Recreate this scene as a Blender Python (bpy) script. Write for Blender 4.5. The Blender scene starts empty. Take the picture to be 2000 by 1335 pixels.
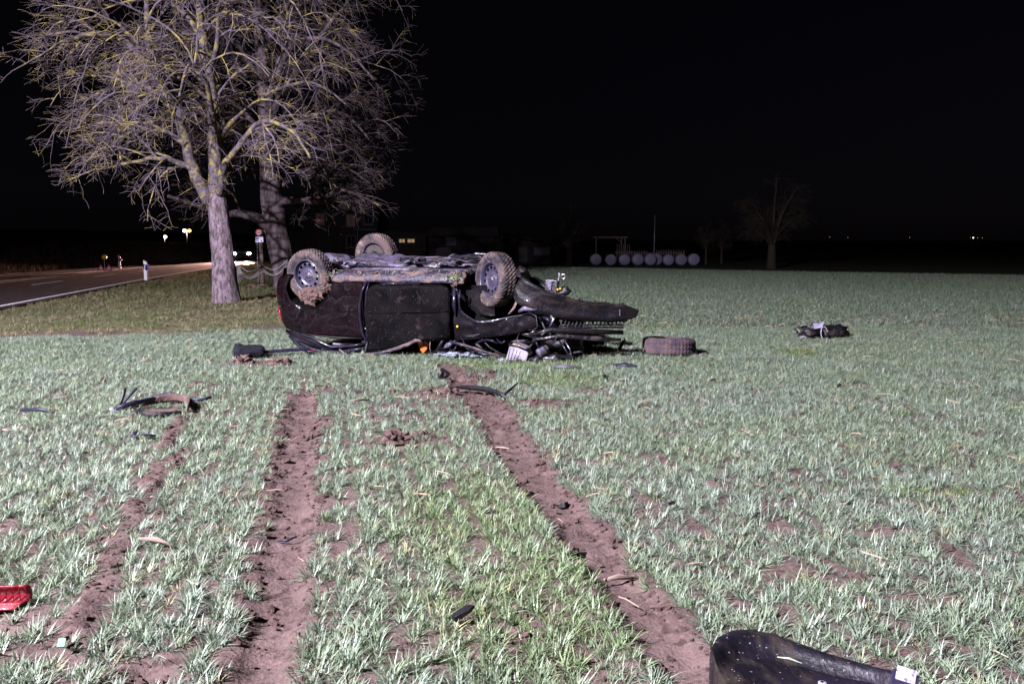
import bpy, bmesh, math, random
import numpy as np
from mathutils import Vector, Matrix, Euler, noise as mnoise

S = bpy.context.scene
COL = S.collection
R = math.radians
rng = np.random.default_rng(7)
random.seed(7)

# ------------------------------------------------------------ camera
cam_d = bpy.data.cameras.new('camera')
cam_d.lens = 30.0; cam_d.sensor_width = 36.0; cam_d.clip_start = 0.1; cam_d.clip_end = 4000
cam = bpy.data.objects.new('camera', cam_d); COL.objects.link(cam)
cam.location = (0, 0, 1.3); cam.rotation_euler = (R(90 - 6.418), 0, 0)
S.camera = cam

# ------------------------------------------------------------ night sky
W = bpy.data.worlds.new('World'); S.world = W; W.use_nodes = True
wn = W.node_tree.nodes; wl = W.node_tree.links
bg = wn['Background']
sky = wn.new('ShaderNodeTexSky'); sky.sky_type = 'NISHITA'; sky.sun_disc = False
sky.sun_elevation = R(20.0); sky.sun_rotation = R(250)
hs = wn.new('ShaderNodeHueSaturation'); hs.inputs['Saturation'].default_value = 0.5
wl.new(sky.outputs[0], hs.inputs['Color'])
mt = wn.new('ShaderNodeMix'); mt.data_type = 'RGBA'; mt.blend_type = 'MULTIPLY'; mt.inputs[0].default_value = 1
mt.inputs[7].default_value = (.8, .62, 1.0, 1); wl.new(hs.outputs[0], mt.inputs[6]); wl.new(mt.outputs[2], bg.inputs['Color'])
bg.inputs['Strength'].default_value = 0.0005

# ------------------------------------------------------------ the rescue floodlight that lights the accident (its mast is built below)
FLOOD = Vector((-11.0, -4.0, 10.5))
ld = bpy.data.lights.new('floodlight_lamp', 'SPOT')
ld.energy = 106000; ld.color = (0.885, 0.83, 1.0); ld.shadow_soft_size = 0.16
ld.spot_size = R(112); ld.spot_blend = 1.0
LAMP = bpy.data.objects.new('floodlight_lamp', ld); COL.objects.link(LAMP)
LAMP.location = FLOOD
LAMP.rotation_euler = (Vector((-1.2, 9.5, 0.6)) - FLOOD).to_track_quat('-Z', 'Y').to_euler()

# ------------------------------------------------------------ exposure
S.view_settings.view_transform = 'Standard'; S.view_settings.look = 'None'
S.view_settings.exposure = 0.0; S.view_settings.gamma = 1.0
S.view_settings.use_curve_mapping = False
S.cycles.use_denoising = True
S.cycles.max_bounces = 6; S.cycles.diffuse_bounces = 3; S.cycles.glossy_bounces = 3
S.cycles.transparent_max_bounces = 8

# ============================================================ helpers
TAB = np.random.default_rng(99).random((256, 256))
def vn(x, y, s, seed=0):
    """value noise 0..1, feature size s metres"""
    x = np.asarray(x, float) / s + seed * 17.31; y = np.asarray(y, float) / s + seed * 9.77
    xi = np.floor(x).astype(int); yi = np.floor(y).astype(int)
    fx = x - xi; fy = y - yi
    fx = fx * fx * (3 - 2 * fx); fy = fy * fy * (3 - 2 * fy)
    a = TAB[xi & 255, yi & 255]; b = TAB[(xi + 1) & 255, yi & 255]
    c = TAB[xi & 255, (yi + 1) & 255]; d = TAB[(xi + 1) & 255, (yi + 1) & 255]
    return (a * (1 - fx) + b * fx) * (1 - fy) + (c * (1 - fx) + d * fx) * fy
def sst(a, b, x):
    t = np.clip((np.asarray(x, float) - a) / (b - a), 0, 1); return t * t * (3 - 2 * t)

class MB:
    """collects shapes; build() links them as ONE mesh object"""
    def __init__(s): s.v = []; s.f = []; s.n = 0
    def add(s, vs, fs):
        o = s.n; s.v.extend([tuple(map(float, p)) for p in vs]); s.n += len(vs)
        s.f.extend([tuple(i + o for i in f) for f in fs]); return s
    def box(s, c, d, rot=None):
        hx, hy, hz = d[0] / 2, d[1] / 2, d[2] / 2
        P = [Vector((sx * hx, sy * hy, sz * hz)) for sz in (-1, 1) for sy in (-1, 1) for sx in (-1, 1)]
        if rot is not None:
            M = Euler(rot).to_matrix(); P = [M @ p for p in P]
        c = Vector(c)
        return s.add([c + p for p in P], [(0, 2, 3, 1), (4, 5, 7, 6), (0, 1, 5, 4), (2, 6, 7, 3), (0, 4, 6, 2), (1, 3, 7, 5)])
    def tube(s, pts, rad, n=8, flat=1.0, caps=True, up=None):
        P = [Vector(p) for p in pts]; k = len(P)
        if not hasattr(rad, '__len__'): rad = [rad] * k
        nrm = None; vs = []
        for i in range(k):
            t = (P[min(i + 1, k - 1)] - P[max(i - 1, 0)])
            if t.length < 1e-9: t = Vector((0, 0, 1))
            t.normalize()
            if nrm is None:
                a = Vector(up) if up else (Vector((0, 0, 1)) if abs(t.z) < .9 else Vector((1, 0, 0)))
                nrm = (a - t * a.dot(t)).normalized()
            else:
                nrm = (nrm - t * nrm.dot(t))
                nrm = nrm.normalized() if nrm.length > 1e-6 else t.orthogonal().normalized()
            b = t.cross(nrm)
            for j in range(n):
                an = 2 * math.pi * j / n
                vs.append(P[i] + nrm * (math.cos(an) * rad[i]) + b * (math.sin(an) * rad[i] * flat))
        fs = []
        for i in range(k - 1):
            for j in range(n):
                j2 = (j + 1) % n
                fs.append((i * n + j, i * n + j2, (i + 1) * n + j2, (i + 1) * n + j))
        if caps:
            fs.append(tuple(range(n - 1, -1, -1))); fs.append(tuple(range((k - 1) * n, k * n)))
        return s.add(vs, fs)
    def grid(s, A, closeu=False):
        A = np.asarray(A, float); nu, nv = A.shape[:2]; fs = []
        for i in range(nu if closeu else nu - 1):
            i2 = (i + 1) % nu
            for j in range(nv - 1):
                fs.append((i * nv + j, i2 * nv + j, i2 * nv + j + 1, i * nv + j + 1))
        return s.add(A.reshape(-1, 3), fs)
    def lathe(s, prof, n=32, axis='z', c=(0, 0, 0)):
        A = []
        for i in range(n):
            a = 2 * math.pi * i / n; row = []
            for r, h in prof:
                p = (r * math.cos(a), r * math.sin(a), h)
                if axis == 'y': p = (p[0], p[2], p[1])
                if axis == 'x': p = (p[2], p[0], p[1])
                row.append((p[0] + c[0], p[1] + c[1], p[2] + c[2]))
            A.append(row)
        return s.grid(A, True)
    def prism(s, outline, y0, y1):
        """outline in (x,z), extruded along y"""
        n = len(outline)
        vs = [(x, y0, z) for x, z in outline] + [(x, y1, z) for x, z in outline]
        fs = [tuple(range(n)), tuple(range(2 * n - 1, n - 1, -1))]
        fs += [(i, i + n, (i + 1) % n + n, (i + 1) % n) for i in range(n)]
        return s.add(vs, fs)
    def lump(s, c, d, seed=0, amp=.25, sub=2, rot=None):
        bm = bmesh.new(); bmesh.ops.create_icosphere(bm, subdivisions=sub, radius=1)
        rr = random.Random(seed); ph = [rr.uniform(0, 6) for _ in range(9)]
        M = Euler(rot).to_matrix() if rot else None
        vs = []
        for v in bm.verts:
            p = v.co
            k = 1 + amp * (.5 * math.sin(3 * p.x + ph[0]) * math.sin(3.3 * p.y + ph[1]) + .35 * math.sin(5 * p.z + ph[2] + 2 * p.x) + .3 * math.sin(9 * p.x + ph[3]) * math.sin(8 * p.y + ph[4]) + .25 * math.sin(13 * p.z + ph[5]) * math.sin(12 * p.x + ph[6]))
            if amp >= .5: k += amp * .9 * mnoise.fractal(p * 2.2 + Vector((seed * 3.7, 0, 0)), .9, 2.2, 4)
            q = Vector((p.x * d[0] * k, p.y * d[1] * k, p.z * d[2] * k))
            if M: q = M @ q
            vs.append(q + Vector(c))
        fs = [tuple(v.index for v in f.verts) for f in bm.faces]; bm.free()
        return s.add(vs, fs)
    def build(s, name, mat, parent=None, smooth=False, bevel=0, solid=0, rep=None):
        me = bpy.data.meshes.new(name); me.from_pydata(s.v, [], s.f)
        if bevel or rep:
            bm = bmesh.new(); bm.from_mesh(me)
            bmesh.ops.recalc_face_normals(bm, faces=bm.faces)
            if bevel:
                es = [e for e in bm.edges if len(e.link_faces) == 2 and e.calc_face_angle(0) > .5]
                bmesh.ops.bevel(bm, geom=es, offset=bevel, segments=2, affect='EDGES', profile=.6, clamp_overlap=True)
            bm.to_mesh(me); bm.free()
        me.update()
        if smooth: me.polygons.foreach_set('use_smooth', [True] * len(me.polygons))
        if mat: me.materials.append(mat)
        o = bpy.data.objects.new(name, me); COL.objects.link(o)
        if parent: o.parent = parent
        if solid:
            m = o.modifiers.new('thickness', 'SOLIDIFY'); m.thickness = solid; m.offset = 0
        return o

def tag(o, label=None, cat=None, group=None, kind=None):
    if label: o['label'] = label
    if cat: o['category'] = cat
    if group: o['group'] = group
    if kind: o['kind'] = kind
    return o
def thing(name, label, cat, loc=(0, 0, 0), rot=(0, 0, 0), group=None):
    o = bpy.data.objects.new(name, None); COL.objects.link(o); o.empty_display_size = .2
    o.location = loc; o.rotation_euler = rot
    return tag(o, label, cat, group)
def copy_tree(o, parent=None):
    c = o.copy(); COL.objects.link(c); c.parent = parent
    for ch in list(o.children): copy_tree(ch, c)
    return c

def pmat(name, col, rough=.6, metal=0., coat=0., spec=.5, layers=(), bump=None, emit=None, alpha=None, trans=0., objrand=0., inst=None, rlayer=None):
    """layers: (colour, noise scale, lo, hi, roughness, stretch) mixed over the base colour by noise"""
    m = bpy.data.materials.new(name); m.use_nodes = True
    nt = m.node_tree; N = nt.nodes; L = nt.links; b = N['Principled BSDF']
    b.inputs['Base Color'].default_value = (*col, 1); b.inputs['Roughness'].default_value = rough
    b.inputs['Metallic'].default_value = metal; b.inputs['Coat Weight'].default_value = coat
    b.inputs['Coat Roughness'].default_value = .05; b.inputs['Specular IOR Level'].default_value = spec
    b.inputs['Transmission Weight'].default_value = trans
    if emit: b.inputs['Emission Color'].default_value = (*emit[0], 1); b.inputs['Emission Strength'].default_value = emit[1]
    if alpha is not None: b.inputs['Alpha'].default_value = alpha
    tc = N.new('ShaderNodeTexCoord')
    cs = None; rs = None; cv = None
    for i, (c2, sc, lo, hi, r2, st) in enumerate(layers):
        mp = N.new('ShaderNodeMapping'); mp.inputs['Scale'].default_value = st
        mp.inputs['Location'].default_value = (3.1 * i, 1.7 * i, .9 * i)
        L.new(tc.outputs['Object'], mp.inputs['Vector'])
        no = N.new('ShaderNodeTexNoise'); no.inputs['Scale'].default_value = sc; no.inputs['Detail'].default_value = 5
        no.inputs['Roughness'].default_value = .6
        L.new(mp.outputs[0], no.inputs['Vector'])
        mr = N.new('ShaderNodeMapRange'); mr.inputs[1].default_value = lo; mr.inputs[2].default_value = hi
        L.new(no.outputs[0], mr.inputs[0])
        mx = N.new('ShaderNodeMix'); mx.data_type = 'RGBA'
        L.new(mr.outputs[0], mx.inputs[0]); mx.inputs[7].default_value = (*c2, 1)
        if cs: L.new(cs, mx.inputs[6])
        else: mx.inputs[6].default_value = (*col, 1)
        cs = mx.outputs[2]
        mf = N.new('ShaderNodeMix'); mf.data_type = 'FLOAT'
        L.new(mr.outputs[0], mf.inputs[0]); mf.inputs[3].default_value = r2
        if rs: L.new(rs, mf.inputs[2])
        else: mf.inputs[2].default_value = rough
        rs = mf.outputs[0]
        if coat:
            mc = N.new('ShaderNodeMix'); mc.data_type = 'FLOAT'; L.new(mr.outputs[0], mc.inputs[0]); mc.inputs[3].default_value = 0
            if cv: L.new(cv, mc.inputs[2])
            else: mc.inputs[2].default_value = coat
            cv = mc.outputs[0]
    if objrand:
        oi = N.new('ShaderNodeObjectInfo'); h = N.new('ShaderNodeHueSaturation')
        mr = N.new('ShaderNodeMapRange'); mr.inputs[3].default_value = 1 - objrand; mr.inputs[4].default_value = 1 + objrand
        L.new(oi.outputs['Random'], mr.inputs[0]); L.new(mr.outputs[0], h.inputs['Value'])
        if cs: L.new(cs, h.inputs['Color'])
        else: h.inputs['Color'].default_value = (*col, 1)
        cs = h.outputs[0]
    if cs: L.new(cs, b.inputs['Base Color'])
    if rs: L.new(rs, b.inputs['Roughness'])
    if cv: L.new(cv, b.inputs['Coat Weight'])
    if bump:
        no = N.new('ShaderNodeTexNoise'); no.inputs['Scale'].default_value = bump[0]; no.inputs['Detail'].default_value = 6
        mp = N.new('ShaderNodeMapping'); mp.inputs['Scale'].default_value = bump[2] if len(bump) > 2 else (1, 1, 1)
        L.new(tc.outputs['Object'], mp.inputs['Vector']); L.new(mp.outputs[0], no.inputs['Vector'])
        bp = N.new('ShaderNodeBump'); bp.inputs['Strength'].default_value = bump[1]; bp.inputs['Distance'].default_value = .02
        L.new(no.outputs[0], bp.inputs['Height']); L.new(bp.outputs[0], b.inputs['Normal'])
    return m

U = (1, 1, 1)
MUD = (.095, .064, .056)
M = {}
M['soil'] = pmat('soil', (.118, .07, .06), .9, spec=.2, layers=[((.075, .043, .037), 3, .4, .65, .95, U), ((.15, .095, .08), 40, .5, .7, .9, U)], bump=(70, .5))
M['clod'] = pmat('clod', (.09, .058, .05), .95, spec=.15, layers=[((.05, .031, .027), 9, .4, .65, .95, U)], bump=(45, .6), objrand=.2)
M['paint'] = pmat('black_paint', (.0018, .0008, .0013), .5, coat=.9, spec=.02, layers=[((.005, .0019, .0027), 2.2, .42, .7, .6, U), ((.06, .048, .05), 60, .63, .72, .9, U)], bump=(3, .05))
M['doorpaint'] = pmat('dusty_black_paint', (.0010, .0009, .0012), .6, coat=.0, spec=.03, layers=[((.0028, .0022, .0024), 3.0, .42, .62, .7, U), ((.03, .022, .022), 9, .60, .78, .9, U), ((.07, .055, .055), 70, .63, .70, .9, U)], bump=(4, .12))
M['muddypaint'] = pmat('muddy_black_paint', (.0022, .0018, .0034), .4, coat=.6, spec=.04, layers=[((.006, .004, .0045), 7, .45, .65, .8, U), ((.05, .035, .03), 34, .62, .74, .9, U)], bump=(6, .18))
M['mudsill'] = pmat('mud_smeared_sill', (.014, .011, .02), .45, spec=.2, layers=[((.02, .015, .024), 6, .4, .6, .5, U), (MUD, 5, .52, .6, .95, (1.0, 2, 2)), ((.12, .082, .073), 16, .6, .68, .95, U)], bump=(25, .6))
M['jamb'] = pmat('jamb_metal', (.006, .0052, .011), .3, coat=.8, spec=.1, layers=[((.02, .017, .034), 9, .5, .7, .3, U)], bump=(8, .2))
M['trim'] = pmat('black_trim', (.0035, .003, .0042), .5, spec=.3, layers=[((.03, .02, .017), 14, .58, .70, .9, U)], bump=(30, .3))
M['bluetrim'] = pmat('blue_black_trim', (.012, .010, .026), .45, spec=.3, layers=[((.04, .027, .024), 10, .58, .68, .9, U)])
M['tyre'] = pmat('muddy_tyre', (.014, .012, .016), .8, spec=.2, layers=[((.062, .044, .040), 6, .40, .54, .95, U), ((.13, .096, .09), 11, .57, .66, .95, U)], bump=(60, .4))
M['loosetyre'] = pmat('mud_stained_tyre', (.028, .022, .034), .75, spec=.2, layers=[((.075, .05, .048), 7, .4, .6, .95, U)], bump=(60, .4))
M['rim'] = pmat('steel_rim', (.03, .026, .045), .4, coat=.3, layers=[(MUD, 9, .58, .66, .95, U)], bump=(20, .15))
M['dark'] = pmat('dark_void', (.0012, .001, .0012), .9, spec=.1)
M['mech'] = pmat('oily_metal', (.007, .006, .008), .35, coat=.4, layers=[((.03, .02, .017), 8, .5, .62, .9, U)], bump=(25, .4))
M['shield'] = pmat('heat_shield', (.065, .055, .09), .5, layers=[((.012, .009, .012), 6, .46, .56, .8, U), ((.13, .11, .17), 12, .6, .68, .4, U)], bump=(11, 1.0))
M['under'] = pmat('underbody', (.022, .018, .026), .5, layers=[((.05, .033, .028), 4, .5, .6, .95, (1, 2, 1)), ((.1, .085, .125), 6, .58, .66, .5, (1, 3, 1))], bump=(14, .7))
M['bumper'] = pmat('scuffed_bumper', (.003, .0024, .0042), .5, coat=.35, spec=.2, layers=[((.014, .008, .006), 5, .5, .64, .8, (1, 1, 2)), ((.035, .026, .026), 55, .58, .72, .9, U)], bump=(40, .3))
M['redlens'] = pmat('red_lens', (.13, .005, .012), .25, coat=.4, spec=.3, bump=(60, .2))
M['orange'] = pmat('orange_plastic', (.35, .075, .004), .4)
M['amber'] = pmat('amber_lens', (.9, .38, .02), .15, coat=.5)
M['greyplastic'] = pmat('milky_plastic', (.22, .2, .245), .35, coat=.3, layers=[((.09, .075, .085), 6, .5, .68, .6, U)], bump=(30, .15))
M['chrome'] = pmat('bare_metal', (.3, .28, .34), .3, metal=.9, bump=(20, .2))
M['glassy'] = pmat('shattered_glass', (.32, .36, .42), .25, coat=.6, layers=[((.07, .08, .1), 30, .45, .55, .3, U)], bump=(60, .9))
M['white'] = pmat('white_plastic', (.72, .70, .74), .5)
M['palegrey'] = pmat('pale_grey_plastic', (.2, .18, .26), .5)
M['sticker'] = pmat('paper_sticker', (.24, .23, .27), .6, layers=[((.07, .055, .1), 95, .54, .6, .7, (1, .5, 1))])
M['bag'] = pmat('black_fabric', (.003, .003, .006), .8, spec=.2, bump=(55, .6), layers=[((.007, .0065, .014), 6, .4, .65, .8, U)])
M['bark'] = pmat('pear_bark', (.165, .122, .145), .9, spec=.2, layers=[((.055, .04, .042), 16, .42, .58, .95, (1, 1, .3)), ((.25, .25, .25), 26, .6, .68, .9, (1, 1, .4)), ((.15, .135, .05), 7, .63, .72, .9, U)], bump=(22, 1.0, (1, 1, .25)))
M['limb'] = pmat('lichen_limb_bark', (.105, .083, .1), .9, spec=.2, layers=[((.045, .035, .035), 9, .45, .6, .95, U), ((.2, .165, .05), 7, .5, .62, .9, U)], bump=(25, .6))
M['twig'] = pmat('lichen_twig', (.115, .09, .115), .85, spec=.2, layers=[((.27, .22, .065), 3.2, .49, .6, .9, U), ((.06, .045, .045), 4, .5, .6, .9, U)])
M['bark2'] = pmat('purple_grey_bark', (.13, .098, .105), .9, spec=.2, layers=[((.05, .037, .04), 6, .42, .6, .95, (1, 1, .2))], bump=(12, 1.0, (1, 1, .2)))
M['twig2'] = pmat('dark_twig', (.075, .057, .064), .9, spec=.2, layers=[((.2, .16, .06), 3, .56, .62, .9, U)])
M['fartree'] = pmat('far_bark', (.045, .036, .026), .9, spec=.1)
M['asphalt'] = pmat('asphalt', (.022, .019, .022), .42, layers=[((.03, .026, .029), 2, .4, .6, .5, U)], bump=(160, .25))
M['pathm'] = pmat('path_asphalt', (.035, .031, .036), .6, bump=(120, .2))
M['line'] = pmat('road_paint', (.7, .68, .72), .6, layers=[((.35, .33, .35), 25, .55, .65, .7, U)])
M['straw'] = pmat('straw', (.24, .165, .12), .7, objrand=.3)
M['splinter'] = pmat('splintered_wood', (.14, .1, .08), .8, bump=(40, .4, (.3, 3, 3)))
M['wood'] = pmat('weathered_wood', (.13, .09, .075), .85, layers=[((.06, .04, .035), 8, .45, .6, .9, (4, 4, .5))], bump=(30, .5, (4, 4, .4)))
M['wrap'] = pmat('bale_wrap', (.2, .18, .27), .5, coat=.1, bump=(6, .3))
M['wallw'] = pmat('plaster', (.09, .075, .075), .9, layers=[((.06, .052, .052), 1.5, .4, .6, .9, U)])
M['plank'] = pmat('barn_plank', (.026, .018, .019), .9, layers=[((.014, .010, .010), 1.2, .42, .6, .9, (6, 6, .3))], objrand=.25)
M['roof'] = pmat('roof_tile', (.02, .014, .015), .9, layers=[((.012, .009, .009), 1.5, .4, .6, .9, U)])
M['winframe'] = pmat('window_frame', (.06, .055, .085), .6)
M['glass'] = pmat('window_glass', (.01, .01, .014), .08, spec=.8)
M['litwarm'] = pmat('lit_window', (.2, .15, .1), .5, emit=((1, .68, .33), .28))
M['litdim'] = pmat('curtained_lit_window', (.1, .05, .04), .5, emit=((1, .25, .10), .012))
M['lampwarm'] = pmat('sodium_lamp', (.9, .5, .2), .5, emit=((1, .42, .08), 2.6))
M['lampwhite'] = pmat('white_lamp', (.9, .9, .9), .5, emit=((1, .9, .9), 9))
M['headlight'] = pmat('headlight_lens', (.9, .9, .9), .3, emit=((1, .86, .78), 120))
M['redring'] = pmat('sign_red', (.5, .02, .03), .5)
M['signwhite'] = pmat('sign_white', (.7, .68, .74), .5)
M['signblue'] = pmat('sign_blue', (.05, .06, .35), .5)
M['yellowlamp'] = pmat('warning_lamp', (.75, .4, .03), .4)
M['galv'] = pmat('galvanised', (.33, .32, .35), .45, metal=.5)
M['wire'] = pmat('fence_wire', (.4, .4, .43), .5)
M['carpaint'] = pmat('silver_car_paint', (.25, .25, .27), .35, metal=.4, coat=.5)
M['floodhead'] = pmat('flood_glass', (.9, .9, .9), .3, emit=((1, .88, 1), 30))
M['yellowpaint'] = pmat('mast_yellow', (.55, .35, .03), .45)

# ============================================================ terrain
TL = np.array([(-.36, .6), (-.62, 1.8), (-.76, 2.42), (-.84, 2.9), (-1.08, 4.07), (-1.32, 5.08), (-1.68, 6.71), (-1.84, 7.45)])
TR = np.array([(.85, .6), (.66, 1.8), (.55, 2.42), (.47, 2.9), (.25, 4.07), (.05, 5.08), (-.17, 6.71), (-.42, 7.6), (-.58, 8.4), (-.75, 9.3)])
def tdist(x, y, T):
    return np.abs(x - np.interp(y, T[:, 1], T[:, 0])) + 3 * np.maximum(0, y - T[-1, 1])
TM = np.array([(-1.2, 2.0), (-1.42, 2.6), (-1.6, 3.2), (-1.8, 3.9), (-2.05, 4.8), (-2.3, 5.6), (-2.55, 6.6), (-2.75, 7.4)])
HWL = lambda y: np.interp(y, [2, 4, 6.5, 7.1, 7.45], [.105, .12, .145, .12, .03])
HWR = lambda y: np.interp(y, [2, 4, 6.7, 9], [.095, .125, .17, .10])
# churned bare patches in the crop: x, y, rx, ry, bareness
PATCH = [(-1.84, 7.5, .25, .45, .6), (-2.0, 8.3, .2, .5, .35), (-1.5, 6.2, .3, .8, .3), (-2.76, 9.35, .45, .28, .95), (-.62, 7.4, .42, .42, .85), (-.41, 8.4, .3, .5, .8), (.25, 6.95, .32, .22, .85), (-.75, 5.6, .42, .22, .6),
         (-.85, 6.6, .5, .5, .55), (-2.56, 6.6, .12, .3, .6), (-2.05, 5.0, .12, .5, .65), (-1.75, 3.75, .12, .4, .6), (-2.88, 7.83, .22, .12, .8),
         (-1.55, 3.0, .12, .25, .5), (-1.13, 2.5, .12, .14, .8), (.42, 2.55, .12, .1, .5), (1.35, 3.3, .12, .12, .5), (1.9, 3.6, .1, .1, .6), (.9, 2.95, .2, .08, .5),
         (9.1, 16.8, .8, .1, .8), (10.5, 16.2, .9, .1, .7), (.7, 8.2, .4, .25, .3), (-.1, 3.4, .12, .08, .5), (1.15, 4.6, .08, .06, .6), (2.6, 4.1, .14, .08, .7),
         (-1.7, 2.85, .3, .12, .6), (-1.5, 2.6, .16, .1, .6), (.35, 5.9, .2, .1, .5)]
def bare(x, y):
    m = np.zeros_like(x)
    for px, py, rx, ry, k in PATCH:
        d = ((x - px) / rx) ** 2 + ((y - py) / ry) ** 2
        m = np.maximum(m, k * (1 - sst(.45, 1.15, d)))
    m = np.maximum(m, .92 * (1 - sst(.6, 1.25, tdist(x, y, TM) / .06)) * sst(.2, .38, vn(x, y, .3, 15)))
    return m
BND = np.array([(-60, 6.0), (-14, 10.8), (-7.5, 12.3), (-5.8, 12.7), (-3.9, 13.4), (-2.2, 15), (-1.0, 20), (.0, 40), (1.4, 52)])   # field edge
def verge(x, y):
    """>0 on the roadside meadow side of the field edge"""
    return np.where(x < 1.4, y - np.interp(x, BND[:, 0], BND[:, 1]), -5.0)
ROAD = np.array([(.5, -60), (-9.9, 0), (-13.8, 18.6), (-16.1, 28.8), (-18.3, 39), (-20.9, 53), (-22.0, 64), (-21.8, 78), (-20.5, 95), (-17, 120), (-8, 170)], float)
def resample(P, step=.5):
    d = np.r_[0, np.cumsum(np.hypot(*np.diff(P, axis=0).T))]; t = np.arange(0, d[-1], step)
    Q = np.c_[np.interp(t, d, P[:, 0]), np.interp(t, d, P[:, 1])]
    k = np.ones(17) / 17
    for _ in range(2):
        E = np.r_[np.repeat(Q[:1], 8, 0), Q, np.repeat(Q[-1:], 8, 0)]
        Q = np.c_[np.convolve(E[:, 0], k, 'valid'), np.convolve(E[:, 1], k, 'valid')]
    return Q
RC = resample(ROAD)
RT = np.gradient(RC, axis=0); RT /= np.hypot(RT[:, 0], RT[:, 1])[:, None]
RN = np.c_[RT[:, 1], -RT[:, 0]]          # to the right of the direction of travel away from the viewer
def roadoff(x, y):
    """signed offset from the road centre line (+ = field side)"""
    cx = np.interp(y, RC[:, 1], RC[:, 0])
    sl = np.interp(y, RC[:, 1], RT[:, 1])
    return (x - cx) * sl
def height(x, y, fine=True):
    x = np.asarray(x, float); y = np.asarray(y, float)
    ro = roadoff(x, y)
    # gentle crest of the field, land beyond a little lower
    cl = np.where(x < 1.5, 52., 52. - (x - 1.5) * .77); cl = np.maximum(cl, 27)
    z = -.68 * sst(0, 15, y - cl) * sst(-14, -3, x)
    z = z + .06 * sst(8, 30, y) * (vn(x, y, 9, 3) - .5) * sst(-1, 3, ro)
    # roadside bank beyond the cycle path, then a slope rising slowly to a far hill
    z = z + np.where(ro < 0, 1.35 * sst(5.2, 8.5, -ro) + .02 * np.maximum(0, -ro - 9) + .25 * sst(5, 8, -ro) * (vn(x, y, 3, 5) - .5), 0)
    z = z + 7 * sst(250, 900, y)
    z = z - .05 * (1 - sst(2.9, 3.6, ro)) * (1 - sst(4.7, 5.2, -ro))        # bed of road and path
    if fine:
        near = 1 - sst(14, 24, y)
        fld = sst(.0, .6, -verge(x, y))
        b = bare(x, y)
        dl = tdist(x, y, TL); dr = tdist(x, y, TR); hl = HWL(y); hr = HWR(y)
        wob = 1 + .5 * (vn(x, y, .16, 2) - .5) + .5 * (vn(x, y, .05, 6) - .5)
        rut = np.maximum(1 - sst(.35, 1.15, dl / hl * wob), 1 - sst(.35, 1.15, dr / hr * wob))
        z = z - .024 * rut * near * fld
        berm = np.maximum(np.exp(-((dl - 1.25 * hl) / .05) ** 2), np.exp(-((dr - 1.25 * hr) / .05) ** 2))
        z = z + .006 * berm * near * fld
        soft = np.clip(b + rut * .8 + .25, 0, 1)
        z = z + near * fld * (.03 * (vn(x, y, .4, 1) - .5) + soft * (.018 * (vn(x, y, .09, 2) - .5) + .016 * (vn(x, y, .045, 4) ** 2 - .3)))
        z = z + near * fld * b * .05 * (vn(x, y, .15, 8) - .25)
        z = z + near * (1 - fld) * sst(3, 4, ro) * .09 * (vn(x, y, .7, 6) - .5)
        # a tyre-deep hole by the front of the crop
        z = z - .05 * np.exp(-(((x + 1.13) / .09) ** 2 + ((y - 2.5) / .08) ** 2))
    return z
def grade(lo, hi, a, b, st, gr):
    c = list(np.arange(a, b + 1e-6, st)); s_ = st; v = b
    while v < hi: s_ *= gr; v += s_; c.append(min(v, hi))
    s_ = st; v = a
    while v > lo: s_ *= gr; v -= s_; c.insert(0, max(v, lo))
    return np.array(c)
gx = grade(-700, 900, -2.6, 2.6, .022, 1.035); gy = grade(-120, 1500, 1.6, 7.5, .022, 1.028)
XX, YY = np.meshgrid(gx, gy)
ZZ = height(XX, YY)
nx, ny = len(gx), len(gy)
me = bpy.data.meshes.new('ground')
ii = np.arange(ny * nx).reshape(ny, nx)
fc = np.stack([ii[:-1, :-1], ii[:-1, 1:], ii[1:, 1:], ii[1:, :-1]], -1).reshape(-1, 4)
me.vertices.add(nx * ny); me.vertices.foreach_set('co', np.stack([XX, YY, ZZ], -1).ravel())
me.loops.add(fc.size); me.loops.foreach_set('vertex_index', fc.ravel().astype(np.int32))
me.polygons.add(len(fc)); me.polygons.foreach_set('loop_start', np.arange(0, fc.size, 4, dtype=np.int32)); me.polygons.foreach_set('loop_total', np.full(len(fc), 4, np.int32))
me.polygons.foreach_set('use_smooth', np.ones(len(fc), bool))
me.update(calc_edges=True)
# land cover as vertex weights: 0 soil of the sown field, 1 roadside meadow / 1 far unlit grass land
vg = sst(-.05, .35, verge(XX, YY) + .5 * (vn(XX, YY, .5, 3) - .5))
cl = np.maximum(np.where(XX < 1.5, 52., 52. - (XX - 1.5) * .77), 27)
vg = np.maximum(vg, sst(1.0, 3.0, YY - cl))
bk = sst(5.0, 6.0, -roadoff(XX, YY))
gc = np.where(verge(XX, YY) > 0, 0, sst(9, 20, YY))
for nm, arr in (('meadow', vg), ('bank', bk), ('cover', gc)):
    at = me.attributes.new(nm, 'FLOAT', 'POINT'); at.data.foreach_set('value', arr.ravel().astype(np.float32))
gm = bpy.data.materials.new('ground_cover'); gm.use_nodes = True
nt = gm.node_tree; N = nt.nodes; L = nt.links; B = N['Principled BSDF']; B.inputs['Roughness'].default_value = .95; B.inputs['Specular IOR Level'].default_value = .15
tc = N.new('ShaderNodeTexCoord')
def noise(sc, det=5):
    n = N.new('ShaderNodeTexNoise'); n.inputs['Scale'].default_value = sc; n.inputs['Detail'].default_value = det; L.new(tc.outputs['Object'], n.inputs['Vector']); return n.outputs[0]
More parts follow.
